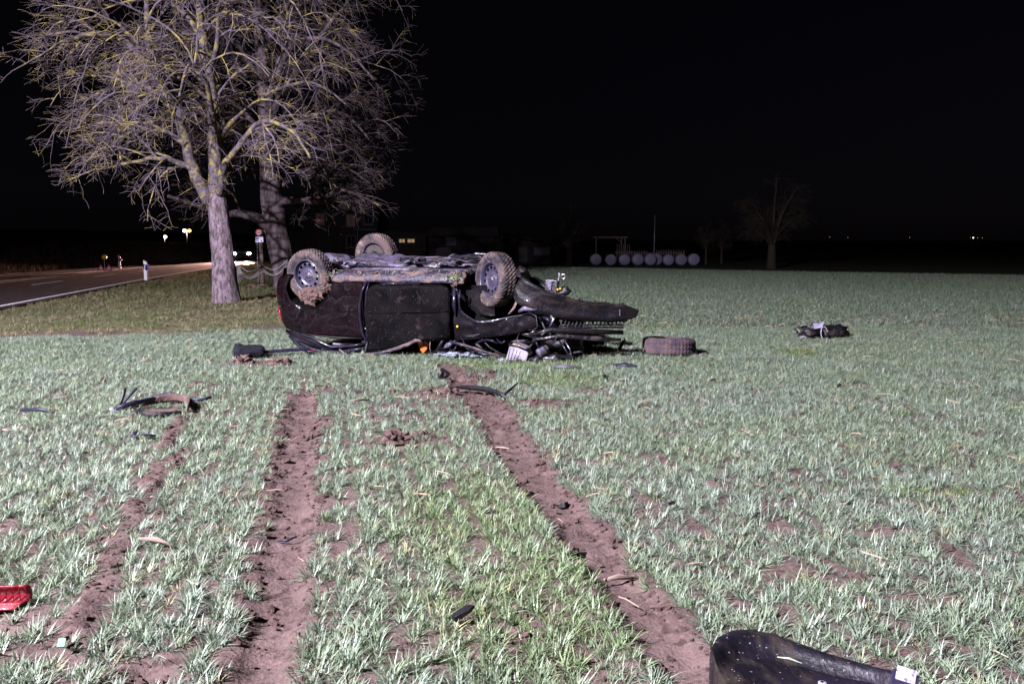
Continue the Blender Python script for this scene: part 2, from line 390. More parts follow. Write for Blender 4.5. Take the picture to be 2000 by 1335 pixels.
def mixc(f, a, b_):
    m_ = N.new('ShaderNodeMix'); m_.data_type = 'RGBA'
    if isinstance(f, float): m_.inputs[0].default_value = f
    else: L.new(f, m_.inputs[0])
    for k, q in ((6, a), (7, b_)):
        if isinstance(q, tuple): m_.inputs[k].default_value = (*q, 1)
        else: L.new(q, m_.inputs[k])
    return m_.outputs[2]
def rmp(v, lo, hi):
    r_ = N.new('ShaderNodeMapRange'); r_.inputs[1].default_value = lo; r_.inputs[2].default_value = hi; L.new(v, r_.inputs[0]); return r_.outputs[0]
def attr(n):
    a = N.new('ShaderNodeAttribute'); a.attribute_name = n; return a.outputs['Fac']
soil = mixc(rmp(noise(3.0), .4, .65), (.082, .056, .05), (.058, .038, .034))
soil = mixc(rmp(noise(45), .52, .72), soil, (.11, .074, .067))
soil = mixc(rmp(noise(22), .34, .46), (.038, .024, .021), soil)
grn = mixc(rmp(noise(6), .35, .65), (.075, .09, .062), (.105, .12, .09))
fieldc = mixc(attr('cover'), soil, grn)
mead = mixc(rmp(noise(1.2), .4, .62), (.085, .092, .042), (.12, .105, .06))
mead = mixc(rmp(noise(14), .4, .65), mead, (.035, .032, .016))
bankc = mixc(rmp(noise(2.2), .4, .6), (.11, .066, .055), (.15, .1, .078))
allc = mixc(attr('meadow'), fieldc, mead); allc = mixc(attr('bank'), allc, bankc)
L.new(allc, B.inputs['Base Color'])
bp = N.new('ShaderNodeBump'); bp.inputs['Strength'].default_value = .7; bp.inputs['Distance'].default_value = .012
L.new(noise(75, 7), bp.inputs['Height']); L.new(bp.outputs[0], B.inputs['Normal'])
me.materials.append(gm)
ground = bpy.data.objects.new('ground', me); COL.objects.link(ground); ground['kind'] = 'structure'

def strip(name, off0, off1, z, mat, y0=-50, y1=150, parent=None):
    sel = (RC[:, 1] >= y0) & (RC[:, 1] <= y1)
    P, Q = RC[sel] + RN[sel] * off0, RC[sel] + RN[sel] * off1
    A = np.stack([np.c_[P, np.full(len(P), z)], np.c_[Q, np.full(len(Q), z)]], 1)
    mb = MB(); mb.grid(A[:, ::-1]); return mb.build(name, mat, parent)
road = strip('road', -1.75, 2.95, .004, M['asphalt']); road['kind'] = 'structure'
strip('edge_line', 2.58, 2.72, .009, M['line'], parent=road)
strip('edge_line', -1.55, -1.47, .009, M['line'], parent=road)
yy = 12.0
while yy < 100:
    strip('centre_dash', -.06, .06, .009, M['line'], yy, yy + 4.0, parent=road); yy += 8.0
path = strip('cycle_path', -4.55, -3.0, .006, M['pathm']); path['kind'] = 'structure'

# ============================================================ crop and grass
def blades_mesh(name, nb, ln, wd, spread, seed, mat, seg=4, droop=1.0, thr=(8, 50)):
    r_ = random.Random(seed); mb = MB()
    for k in range(nb):
        a = r_.uniform(0, 2 * math.pi); l = ln * r_.uniform(.55, 1.15); w = wd * r_.uniform(.75, 1.2)
        th0 = R(r_.uniform(*thr)) * spread; cur = R(r_.uniform(15, 70)) * droop
        bx, by = r_.gauss(0, .010 * ln / .09), r_.gauss(0, .010 * ln / .09)
        sidev = r_.uniform(-.5, .5)
        p = Vector((bx, by, -.006)); L_, Rr = [], []
        for i in range(seg + 1):
            t = i / seg; th = th0 + cur * t * t; az = a + sidev * t
            d = Vector((math.sin(th) * math.cos(az), math.sin(th) * math.sin(az), math.cos(th)))
            sd = Vector((-math.sin(az), math.cos(az), .35 * sidev))
            ww = w * (1 - t ** 2.2) * .5 * (1 if i else .7)
            L_.append(p - sd * ww); Rr.append(p + sd * ww)
            p = p + d * (l / seg)
        vs = []
        for i in range(seg): vs += [L_[i], Rr[i]]
        vs.append((L_[seg] + Rr[seg]) / 2)
        fs = [(2 * i, 2 * i + 1, 2 * i + 3, 2 * i + 2) for i in range(seg - 1)] + [(2 * seg - 2, 2 * seg - 1, 2 * seg)]
        mb.add(vs, fs)
    me_ = bpy.data.meshes.new(name); me_.from_pydata(mb.v, [], mb.f); me_.polygons.foreach_set('use_smooth', [True] * len(mb.f)); me_.materials.append(mat)
    return bpy.data.objects.new(name, me_)
def leafmat(name, ca, cb, cdry, rough, spec, trans=.25):
    """ca..cb chosen by the instance's tint, a few dry blades by noise"""
    m = bpy.data.materials.new(name); m.use_nodes = True; nt = m.node_tree; N = nt.nodes; L = nt.links; b = N['Principled BSDF']
    a = N.new('ShaderNodeAttribute'); a.attribute_type = 'INSTANCER'; a.attribute_name = 'tint'
    mx = N.new('ShaderNodeMix'); mx.data_type = 'RGBA'; L.new(a.outputs['Fac'], mx.inputs[0]); mx.inputs[6].default_value = (*ca, 1); mx.inputs[7].default_value = (*cb, 1)
    d = N.new('ShaderNodeAttribute'); d.attribute_type = 'INSTANCER'; d.attribute_name = 'dry'
    m2 = N.new('ShaderNodeMix'); m2.data_type = 'RGBA'; L.new(d.outputs['Fac'], m2.inputs[0]); L.new(mx.outputs[2], m2.inputs[6]); m2.inputs[7].default_value = (*cdry, 1)
    tc = N.new('ShaderNodeTexCoord'); no = N.new('ShaderNodeTexNoise'); no.inputs['Scale'].default_value = 28; L.new(tc.outputs['Object'], no.inputs['Vector'])
    h = N.new('ShaderNodeHueSaturation'); r_ = N.new('ShaderNodeMapRange'); r_.inputs[1].default_value = .3; r_.inputs[2].default_value = .7; r_.inputs[3].default_value = .55; r_.inputs[4].default_value = 1.4
    L.new(no.outputs[0], r_.inputs[0]); L.new(r_.outputs[0], h.inputs['Value']); L.new(m2.outputs[2], h.inputs['Color'])
    L.new(h.outputs[0], b.inputs['Base Color']); b.inputs['Roughness'].default_value = rough; b.inputs['Specular IOR Level'].default_value = spec
    tr = N.new('ShaderNodeBsdfTranslucent'); L.new(h.outputs[0], tr.inputs['Color'])
    ms = N.new('ShaderNodeMixShader'); ms.inputs[0].default_value = trans
    L.new(b.outputs[0], ms.inputs[1]); L.new(tr.outputs[0], ms.inputs[2]); L.new(ms.outputs[0], N['Material Output'].inputs['Surface'])
    return m
M['wheat'] = leafmat('wheat_leaf', (.152, .191, .143), (.112, .163, .054), (.24, .22, .12), .45, .4, .14)
M['meadow'] = leafmat('meadow_grass', (.115, .135, .056), (.165, .148, .078), (.25, .2, .125), .6, .3)

def scatter(name, P, rot, scl, tint, dry, objs, seed=0):
    col = bpy.data.collections.new(name + '_shapes')
    for i, o in enumerate(objs): o.name = '%s_shape_%d' % (name, i); col.objects.link(o)
    me_ = bpy.data.meshes.new(name); me_.vertices.add(len(P)); me_.vertices.foreach_set('co', np.asarray(P, np.float32).ravel())
    def A(n, t, v): at = me_.attributes.new(n, t, 'POINT'); at.data.foreach_set('vector' if t == 'FLOAT_VECTOR' else 'value', np.asarray(v).ravel())
    A('rot', 'FLOAT_VECTOR', rot.astype(np.float32)); A('scl', 'FLOAT', scl.astype(np.float32)); A('tint', 'FLOAT', tint.astype(np.float32)); A('dry', 'FLOAT', dry.astype(np.float32))
    A('pick', 'INT', np.random.default_rng(seed).integers(0, len(objs), len(P)).astype(np.int32))
    o = bpy.data.objects.new(name, me_); COL.objects.link(o); o['kind'] = 'stuff'
    g = bpy.data.node_groups.new(name, 'GeometryNodeTree')
    g.interface.new_socket('Geometry', in_out='INPUT', socket_type='NodeSocketGeometry'); g.interface.new_socket('Geometry', in_out='OUTPUT', socket_type='NodeSocketGeometry')
    n = g.nodes; l = g.links
    gi = n.new('NodeGroupInput'); go = n.new('NodeGroupOutput'); ci = n.new('GeometryNodeCollectionInfo'); ci.inputs['Collection'].default_value = col
    ci.inputs['Separate Children'].default_value = True; ci.inputs['Reset Children'].default_value = True
    ip = n.new('GeometryNodeInstanceOnPoints'); ip.inputs['Pick Instance'].default_value = True
    def NA(nm, t): q = n.new('GeometryNodeInputNamedAttribute'); q.data_type = t; q.inputs['Name'].default_value = nm; return q.outputs['Attribute']
    er = n.new('FunctionNodeEulerToRotation'); l.new(NA('rot', 'FLOAT_VECTOR'), er.inputs[0])
    l.new(gi.outputs[0], ip.inputs['Points']); l.new(ci.outputs[0], ip.inputs['Instance']); l.new(NA('pick', 'INT'), ip.inputs['Instance Index'])
    l.new(er.outputs[0], ip.inputs['Rotation']); l.new(NA('scl', 'FLOAT'), ip.inputs['Scale']); l.new(ip.outputs[0], go.inputs[0])
    md = o.modifiers.new('scatter', 'NODES'); md.node_group = g
    return o

# rows run along the tramlines
RA = math.atan(-.215); rd = np.array([math.sin(RA), math.cos(RA)]); rp = np.array([math.cos(RA), -math.sin(RA)])
def rows(sp_row, sp_al, ymax, jr, ja):
    u = np.arange(-60, 60, sp_row); v = np.arange(-10, 70, sp_al)
    Uu, Vv = np.meshgrid(u, v); Uu = Uu.ravel(); Vv = Vv.ravel()
    k = (np.abs(Uu) < 1.15 * np.abs(Vv) + 6); Uu, Vv = Uu[k], Vv[k]
    Uu = Uu + rng.normal(0, jr, len(Uu)); Vv = Vv + rng.uniform(-ja, ja, len(Vv))
    return Uu * rp[0] + Vv * rd[0], Uu * rp[1] + Vv * rd[1]
def field_filter(x, y, y0, y1):
    k = (y > y0) & (y < y1) & (np.abs(x) < .72 * y + 1.3) & (verge(x, y) < .3 - .8 * vn(x, y, .7, 4) - .4 * vn(x, y, .15, 7))
    clx = np.maximum(np.where(x < 1.5, 52., 52. - (x - 1.5) * .77), 27)
    return k & (y < clx + 1.5)
x1, y1 = rows(.112, .0148, 13, .026, .008); k = field_filter(x1, y1, 1.6, 13.5); x1, y1 = x1[k], y1[k]
dl = tdist(x1, y1, TL) / HWL(y1); dr = tdist(x1, y1, TR) / HWR(y1)
rag = .75 + .7 * vn(x1, y1, .12, 3)
keep = (dl > rag) & (dr > rag)
sparse = ((vn(x1, y1, .2, 9) < .16) | (vn(x1, y1, .07, 12) < .10)) & (y1 < 8)
p = rng.random(len(x1)); keep &= p > bare(x1, y1) * 1.05
keep &= ~(sparse & (rng.random(len(x1)) < .7))
def clear(x, y):
    """ground covered by the wreck and its larger pieces"""
    th = R(-17); lx = (x + 3.164) * math.cos(th) + (y - 10.604) * math.sin(th); ly = -(x + 3.164) * math.sin(th) + (y - 10.604) * math.cos(th)
    c = (lx > .45) & (lx < 3.6) & (ly > .12) & (ly < 1.6)
    for ex, ey, rx, ry in ((.86, 2.36, .30, .24), (.66, 2.42, .12, .2), (1.88, 10.15, .3, .3), (-3.05, 9.85, .2, .1), (4.3, 12, .3, .15), (-1.85, 2.95, .14, .07), (-2.8, 6.62, .2, .2), (-.28, 7.35, .25, .05)): c |= ((x - ex) / rx) ** 2 + ((y - ey) / ry) ** 2 < 1
    return c
keep &= ~clear(x1, y1)
x1, y1 = x1[keep], y1[keep]
x2, y2 = rows(.125, .10, 60, .03, .05); k = field_filter(x2, y2, 13.5, 56); x2, y2 = x2[k], y2[k]
k = (rng.random(len(x2)) > bare(x2, y2)) & (rng.random(len(x2)) < np.clip(22 / y2, .45, 1)); x2, y2 = x2[k], y2[k]
GREEN = [(3.46, 10.3, .35, .3), (3.0, 6.54, .12, .07), (2.3, 13.6, .5, .7), (.5, 8.2, .6, .6), (-.2, 4.0, .5, .9), (.1, 3.0, .6, .8), (4.0, 6.6, .15, .08), (-2.45, 13.0, 1, .3), (2.25, 4.4, .3, .08), (.0, 9.2, 1.2, .5)]
def tints(x, y):
    t = .25 * vn(x, y, .8, 2) + .2 * vn(x, y, .2, 5)
    for gx_, gy_, rx, ry in GREEN: t = np.maximum(t, (1 if rx < .4 else .7) * (1 - sst(.0, 1.5, ((x - gx_) / rx) ** 2 + ((y - gy_) / ry) ** 2)))
    return np.clip(t + rng.normal(0, .12, len(x)), 0, 1)
X = np.r_[x1, x2]; Y = np.r_[y1, y2]; n_ = len(X)
sc = np.r_[rng.uniform(.5, 1.2, len(x1)) * np.interp(y1, [2, 5, 13], [.9, .82, .85]), rng.uniform(.8, 1.2, len(x2)) * np.interp(y2, [13, 20, 50], [1.05, 1.25, 1.5])]
dryv = (rng.random(n_) < .035) * rng.uniform(.5, 1, n_)
rot = np.c_[rng.normal(0, .16, n_), rng.normal(.05, .16, n_), rng.uniform(0, 6.283, n_)]
shapes = [blades_mesh('w', 28, .073 + .012 * (i % 3), .0050, 1.0, 100 + i, M['wheat'], droop=.75, thr=(22, 84)) for i in range(8)]
wheat = scatter('winter_wheat', np.c_[X, Y, height(X, Y) - .002], rot, sc, tints(X, Y), dryv, shapes)
tag(wheat, 'pale green young winter wheat sown in rows across the field', 'crop')
print('wheat', len(x1), len(x2))
# roadside meadow
n0 = 90000
x = rng.uniform(-24, 3, n0); y = rng.uniform(9.5, 62, n0) ** 1.0
ro = roadoff(x, y)
k = (verge(x, y) > -.3 + .7 * (vn(x, y, .6, 8) - .5) + .4 * (vn(x, y, .15, 9) - .5)) & (ro > 3.0) & (np.abs(x) < .66 * y + .5) & (rng.random(n0) < np.clip(16 / y, .2, 1) ** 1.2)
x, y = x[k], y[k]; n_ = len(x)
dr_ = np.clip((vn(x, y, 1.3, 4) - .42) * 2.2, 0, 1) * rng.random(n_) + .9 * np.exp(-((verge(x, y) - .15) / .2) ** 2) * (vn(x, y, .8, 6) > .45)
shp = [blades_mesh('m', 16, .075, .005, 1.3, 300 + i, M['meadow'], seg=3, droop=1.2) for i in range(6)]
mead_o = scatter('meadow_grass', np.c_[x, y, height(x, y) - .004], np.c_[rng.normal(0, .2, n_), rng.normal(0, .2, n_), rng.uniform(0, 6.28, n_)], rng.uniform(.6, 1.3, n_) * np.interp(y, [10, 20, 60], [1.05, 1.4, 2.6]), np.clip(vn(x, y, 2.0, 5) * 1.6 - .3 + rng.normal(0, .2, n_), 0, 1), np.clip(dr_, 0, 1), shp)
tag(mead_o, 'short olive and dry brown grass on the roadside verge', 'grass')
print('meadow', n_)
# dry tall grass on the bank beyond the road
n0 = 30000
x = rng.uniform(-48, -14, n0); y = rng.uniform(22, 95, n0); ro = -roadoff(x, y)
k = (ro > 5.0) & (ro < 11) & (np.abs(x) < .66 * y + 1) & (rng.random(n0) < .9); x, y = x[k], y[k]; n_ = len(x)
M['bankgrass'] = leafmat('bank_grass', (.13, .085, .066), (.18, .125, .088), (.22, .17, .12), .8, .1)
shp = [blades_mesh('b', 12, .3, .016, .8, 500 + i, M['bankgrass'], seg=3, droop=.6) for i in range(4)]
bank_o = scatter('bank_grass', np.c_[x, y, height(x, y, False) - .02], np.c_[rng.normal(0, .2, n_), rng.normal(0, .2, n_), rng.uniform(0, 6.28, n_)], rng.uniform(.7, 1.6, n_), rng.random(n_), (rng.random(n_) < .15) * .7, shp)
tag(bank_o, 'dark brown dry grass on the bank beyond the road', 'grass')
# crumbs and clods of soil along the ruts and in the churned patches
x = rng.uniform(-4.5, 4.5, 110000); y = rng.uniform(1.7, 10.5, 110000)
dl = tdist(x, y, TL) / HWL(y); dr = tdist(x, y, TR) / HWR(y)
wgt = np.maximum(np.maximum(np.exp(-((dl - .9) / .3) ** 2), np.exp(-((dr - .9) / .3) ** 2)) * .55, .16 * ((dl < 1) | (dr < 1)))
wgt = np.maximum(wgt, bare(x, y) ** 2 * .5); wgt = np.maximum(wgt, .02)
k = (rng.random(len(x)) < wgt) & (np.abs(x) < .66 * y + .5); x, y = x[k], y[k]; n_ = len(x)
shp = []
for i in range(5):
    mb = MB().lump((0, 0, .25), (1, .85, .7), 40 + i, .5, 2)
    m_ = bpy.data.meshes.new('c'); m_.from_pydata(mb.v, [], mb.f); m_.materials.append(M['clod']); shp.append(bpy.data.objects.new('c', m_))
cl_o = scatter('soil_crumbs', np.c_[x, y, height(x, y)], np.c_[rng.normal(0, .4, n_), rng.normal(0, .4, n_), rng.uniform(0, 6.28, n_)], np.clip(rng.lognormal(-4.95, .55, n_), .003, .035) * np.interp(y, [2, 9], [.85, 1.3]), rng.random(n_), np.zeros(n_), shp)
tag(cl_o, 'crumbs of brown soil strewn along the wheel ruts', 'soil')
print('crumbs', n_)
# chopped straw of the last harvest
n_ = 620
x = rng.uniform(-5, 9, 4000); y = rng.uniform(2.2, 17, 4000); k = (np.abs(x) < .62 * y) & (verge(x, y) < -.3); x, y = x[k][:n_], y[k][:n_]; n_ = len(x)
shp = []
for i in range(4):
    mb = MB().tube([(-.05, 0, .0), (-.015, .004 * (i - 1), .004), (.05, 0, 0)], [.0026, .0034, .0022], 5, flat=.6)
    m_ = bpy.data.meshes.new('s'); m_.from_pydata(mb.v, [], mb.f); m_.materials.append(M['straw']); shp.append(bpy.data.objects.new('s', m_))
st_o = scatter('straw_pieces', np.c_[x, y, height(x, y) + rng.uniform(.006, .05, n_)], np.c_[np.zeros(n_), rng.normal(0, .22, n_), rng.uniform(0, 6.28, n_)], rng.uniform(.35, 1.1, n_) * np.interp(y, [2, 17], [.8, 1.7]), rng.random(n_), np.zeros(n_), shp)
tag(st_o, 'pale bits of old straw lying among the wheat', 'straw')

# ============================================================ bare trees
def inside(p, C):
    return ((p.x - C[0]) / C[3]) ** 2 + ((p.y - C[1]) / C[4]) ** 2 + ((p.z - C[2]) / (C[5] if p.z > C[2] else C[6])) ** 2
class Tree:
    def __init__(s, seed, crown, lens=(2.0, .85, .33), counts=(1.0, 1.0, 1.0), droop=1.0, minr=.004, axis=None):
        s.r = random.Random(seed); s.C = crown; s.lens = lens; s.cn = counts; s.droop = droop; s.minr = minr
        s.twig = MB(); s.axis = axis or Vector((crown[0], crown[1], 0))
    def poly(s, P, sub=4):
        """smooth a limb polyline"""
        P = [Vector(p) for p in P]; out = []
        for i in range(len(P) - 1):
            a = P[max(i - 1, 0)]; b = P[i]; c = P[i + 1]; d = P[min(i + 2, len(P) - 1)]
            for k in range(sub):
                t = k / sub
                q = .5 * ((2 * b) + (c - a) * t + (2 * a - 5 * b + 4 * c - d) * t * t + (3 * b - a - 3 * c + d) * t ** 3)
                out.append(q + Vector((s.r.gauss(0, .012), s.r.gauss(0, .012), s.r.gauss(0, .012))))
        out.append(P[-1]); return out
    def limb(s, P, r0, r1, root, mat, n=9, kids=14, first=.25, name='limb'):
        Q = s.poly(P); k = len(Q)
        rad = [r0 + (r1 - r0) * (i / (k - 1)) ** .8 for i in range(k)]
        mb = MB(); mb.tube(Q, rad, n); o = mb.build(name, mat, root, smooth=True)
        for j in range(int(kids * s.cn[0])):
            t = first + (1 - first) * (j + s.r.random()) / (kids * s.cn[0]); i = min(int(t * (k - 1)), k - 2)
            d = (Q[i + 1] - Q[i]).normalized(); s.spawn(Q[i], d, rad[i], 0)
        s.branch(Q[-1], (Q[-1] - Q[-2]).normalized(), s.lens[0] * .9, r1, 0)
        return o
    def spawn(s, p, d, r, lv):
        rr = s.r
        out = Vector((p.x - s.axis.x, p.y - s.axis.y, 0))
        out = out.normalized() if out.length > .05 else Vector((rr.gauss(0, 1), rr.gauss(0, 1), 0)).normalized()
        v = Vector((rr.gauss(0, 1), rr.gauss(0, 1), rr.gauss(.15, .7)))
        v = v - d * v.dot(d) * .8
        v.normalize()
        nd = (v * 1.0 + d * rr.uniform(.1, .7) + out * rr.uniform(.2, .9) + Vector((0, 0, rr.uniform(0, .5) if lv == 0 else 0))).normalized()
        s.branch(p, nd, s.lens[lv] * rr.uniform(.55, 1.25), min(r * .6, (.028, .010, .0052)[lv]), lv)
    def branch(s, p, d, ln, r, lv):
        rr = s.r
        if lv == 0: s.lim = rr.choice((rr.uniform(.7, 1.1), rr.uniform(.85, 1.35), rr.uniform(1.0, 1.65)))
        lim = s.lim + .1 * lv + .1 * rr.random(); seg = (9, 6, 4)[lv]; P = [p.copy()]; d = d.copy(); st = ln / seg
        for i in range(seg):
            g = s.droop * ((.16, .13, .05)[lv]) * (.5 + i / seg)
            d = (d + Vector((rr.gauss(0, .13), rr.gauss(0, .13), rr.gauss(0, .13) - g))).normalized()
            q = P[-1] + d * st
            if inside(q, s.C) > lim or q.z < s.C[2] - s.C[6] * 1.08: break
            P.append(q)
        if len(P) < 2: return
        k = len(P); r1 = max(s.minr * .7, r * .35)
        rad = [max(s.minr * .7, r + (r1 - r) * i / (k - 1)) for i in range(k)]
        s.twig.tube(P, rad, (5, 4, 3)[lv], caps=False)
        if lv < 2:
            n = max(1, int((11, 6.5)[lv] * s.cn[lv + 1] * k / (seg + 1) * rr.uniform(.75, 1.25)))
            for _ in range(n):
                i = rr.randrange(1 if k > 2 else 0, k - 1)
                f = rr.random(); s.spawn(P[i].lerp(P[i + 1], f), (P[i + 1] - P[i]).normalized(), rad[i], lv + 1)
    def done(s, root, mat, name='crown'):
        o = s.twig.build(name, mat, root); return o
def loc(P, o): return [(p[0] - o[0], p[1] - o[1], p[2] - o[2]) for p in P]
def trunk_mesh(P, R0, n=20, flare=.1, seed=1, h=.5):
    mb = MB(); r_ = random.Random(seed); A = []
    P = [Vector(p) for p in P]
    Q = []; rad = []
    for i in range(len(P) - 1):
        for k in range(6):
            t = k / 6; Q.append(P[i].lerp(P[i + 1], t)); rad.append(R0[i] * (1 - t) + R0[i + 1] * t)
    Q.append(P[-1]); rad.append(R0[-1])
    ph = [r_.uniform(0, 6) for _ in range(4)]
    for q, r in zip(Q, rad):
        row = []
        for j in range(n):
            a = 2 * math.pi * j / n; f = flare * math.exp(-max(0, q.z) / h) * (1 + .6 * math.sin(3 * a + ph[0]) + .35 * math.sin(5 * a + ph[1]))
            rr = r * (1 + .05 * math.sin(2 * a + ph[2] + q.z * 2) + .03 * math.sin(7 * a + ph[3] + q.z * 5)) + f
            row.append((q.x + rr * math.cos(a), q.y + rr * math.sin(a), q.z))
        A.append(row)
    B_ = np.array(A); B_ = np.concatenate([B_, B_[:, :1]], 1); mb.grid(B_[:, ::-1]); return mb

# --- the lichen-covered pear tree beside the wreck
oA = (-6.66, 19.8, 0)
ta = thing('bare_tree', 'bare pear tree with yellow lichen on its twigs, brightly lit beside the road', 'tree', oA)
trunk_mesh(loc([(-6.66, 19.8, -.1), (-6.66, 19.8, .12), (-6.67, 19.8, .5), (-6.7, 19.85, 1.13), (-6.77, 19.9, 2.0), (-6.82, 19.9, 2.5)], oA), [.315, .29, .26, .23, .225, .215], flare=.06).build('trunk', M['bark'], ta, smooth=True)
T = Tree(11, (-.4, .1, 5.6, 3.35, 3.1, 4.8, 3.7), lens=(2.5, .9, .30), counts=(.75, .95, 1.2), droop=1.3, minr=.0036, axis=Vector((-.2, .1, 0)))
def LA(P, r0, r1, kids, dy=(0,), **kw):
    """limb given in world x, z with a depth profile"""
    k = len(P); ys = np.interp(np.linspace(0, 1, k), np.linspace(0, 1, len(dy)), dy)
    T.limb([(p[0] - oA[0], y + .1, p[1]) for p, y in zip(P, ys)], r0, r1, ta, M['limb'], kids=kids, **kw)
LA([(-6.95, 2.3), (-7.26, 3.02), (-7.34, 3.54), (-7.47, 4.26), (-7.67, 4.62), (-7.96, 5.13), (-8.2, 5.48), (-8.65, 5.83), (-9.22, 5.86), (-9.64, 5.73), (-9.95, 5.4)], .15, .035, 17, (-.05, -.6, -.8))
LA([(-6.81, 2.35), (-6.81, 3.75), (-6.85, 4.67), (-6.91, 5.28), (-7.03, 6.03), (-7.08, 6.78), (-7.2, 7.8), (-7.3, 8.8)], .17, .05, 18, (0, .1, .1))
LA([(-7.9, 5.05), (-7.96, 6.13), (-7.98, 6.78), (-8.2, 7.8), (-8.5, 8.8)], .075, .03, 10, (-.7, -.4), first=.1)
LA([(-6.7, 2.45), (-6.47, 3.02), (-5.98, 3.49), (-5.38, 3.95), (-4.71, 3.75), (-4.25, 3.13)], .10, .022, 14, (-.1, -1.0, -1.6))
LA([(-7.26, 3.02), (-7.73, 3.23), (-8.36, 3.13), (-9.11, 2.92)], .075, .02, 11, (-.2, -1.1), first=.1)
LA([(-7.3, 3.55), (-8.01, 3.95), (-8.75, 3.85), (-9.61, 3.49)], .07, .02, 12, (-.4, -.2, .5), first=.1)
LA([(-6.9, 4.6), (-7.25, 4.95), (-7.6, 5.05), (-8.3, 5.9), (-8.8, 6.2)], .06, .02, 10, (0, -1.3), first=.1)
LA([(-6.9, 5.2), (-6.55, 5.9), (-6.4, 6.5), (-5.7, 7.0), (-5.1, 6.8)], .065, .02, 12, (.1, -.6, -1.0), first=.1)
LA([(-7.0, 5.9), (-7.6, 6.7), (-8.6, 7.3), (-9.6, 7.2), (-10.2, 6.7)], .07, .02, 12, (.1, .8), first=.1)
LA([(-6.85, 3.6), (-6.3, 4.4), (-5.6, 5.0), (-4.8, 5.2), (-4.0, 4.7)], .07, .02, 13, (0, 1.0, 1.6), first=.1)
LA([(-6.82, 3.2), (-6.9, 4.0), (-7.3, 4.7), (-7.6, 4.6)], .07, .02, 11, (0, 1.5, 2.7), first=.15)
LA([(-6.8, 4.0), (-6.6, 4.8), (-6.6, 5.0), (-6.5, 4.2)], .07, .018, 12, (0, -1.4, -2.8), first=.15)
LA([(-7.5, 4.3), (-8.4, 4.9), (-9.4, 4.8), (-10.3, 4.1)], .06, .018, 12, (-.6, .2, .6), first=.1)
T.done(ta, M['twig']); print('tree A tris', len(T.twig.f) * 2)

# --- the older tree standing behind it
oB = (-7.26, 27.0, 0)
tb = thing('bare_tree', 'old dark bare tree with thick leaning trunk behind the lichen-covered pear tree', 'tree', oB)
trunk_mesh(loc([(-7.05, 27, -.1), (-7.08, 27, .12), (-7.2, 27, .6), (-7.4, 27, 1.7), (-7.5, 27, 2.6), (-7.58, 27, 3.6), (-7.62, 27, 4.6)], oB), [.42, .39, .37, .35, .33, .28, .24], flare=.1, seed=4).build('trunk', M['bark2'], tb, smooth=True)
T = Tree(23, (.35, .0, 5.8, 3.75, 3.5, 5.2, 3.9), lens=(2.5, 1.0, .34), counts=(.75, .95, 1.2), droop=1.1, minr=.004, axis=Vector((.0, 0, 0)))
def LB(P, r0, r1, kids, dy=(0,), **kw):
    k = len(P); ys = np.interp(np.linspace(0, 1, k), np.linspace(0, 1, len(dy)), dy)
    T.limb([(p[0] - oB[0], y, p[1]) for p, y in zip(P, ys)], r0, r1, tb, M['bark2'], kids=kids, **kw)
LB([(-7.6, 4.4), (-7.67, 6.7), (-7.74, 8.06), (-7.75, 9.2), (-7.8, 10.4)], .24, .07, 16)
LB([(-7.55, 1.75), (-7.85, 2.12), (-8.35, 2.29), (-8.83, 2.29), (-9.54, 2.5), (-10.4, 2.8)], .2, .05, 12, (-.1, -.4, -.9), first=.35)
LB([(-7.35, 2.6), (-6.66, 2.7), (-5.94, 2.62), (-5.21, 2.98), (-4.6, 2.8)], .14, .035, 13, (-.1, -.8, -1.0), first=.3)
LB([(-7.5, 4.6), (-7.3, 5.5), (-6.84, 6.22), (-6.33, 6.83), (-5.67, 7.72), (-5.09, 8.33)], .15, .04, 16, (0, -.5), first=.2)
LB([(-7.5, 3.4), (-6.9, 4.3), (-6.0, 5.1), (-5.0, 5.2), (-4.2, 4.4)], .11, .03, 15, (-.2, -.9, -1.4), first=.2)
LB([(-7.6, 5.4), (-6.9, 6.9), (-6.1, 7.4), (-5.0, 7.1), (-4.1, 6.2)], .10, .03, 15, (0, -.9, -1.6), first=.2)
LB([(-7.65, 6.0), (-8.3, 7.3), (-9.2, 7.9), (-10.2, 7.6)], .10, .03, 11, (0, -.4), first=.2)
LB([(-7.6, 4.2), (-8.2, 5.3), (-9.2, 5.9), (-10.2, 5.3)], .10, .03, 11, (0, .6), first=.2)
LB([(-7.6, 4.0), (-7.3, 5.0), (-6.7, 5.6), (-6.2, 5.2)], .09, .03, 12, (0, 1.2, 2.6), first=.2)
LB([(-7.68, 7.0), (-7.0, 8.3), (-6.0, 9.2), (-5.0, 9.4)], .09, .03, 12, (0, -.4), first=.2)
LB([(-7.45, 3.0), (-6.6, 3.7), (-5.6, 3.9), (-4.6, 3.3)], .08, .025, 13, (.1, .9, 1.2), first=.2)
T.done(tb, M['twig2']); print('tree B tris', len(T.twig.f) * 2)

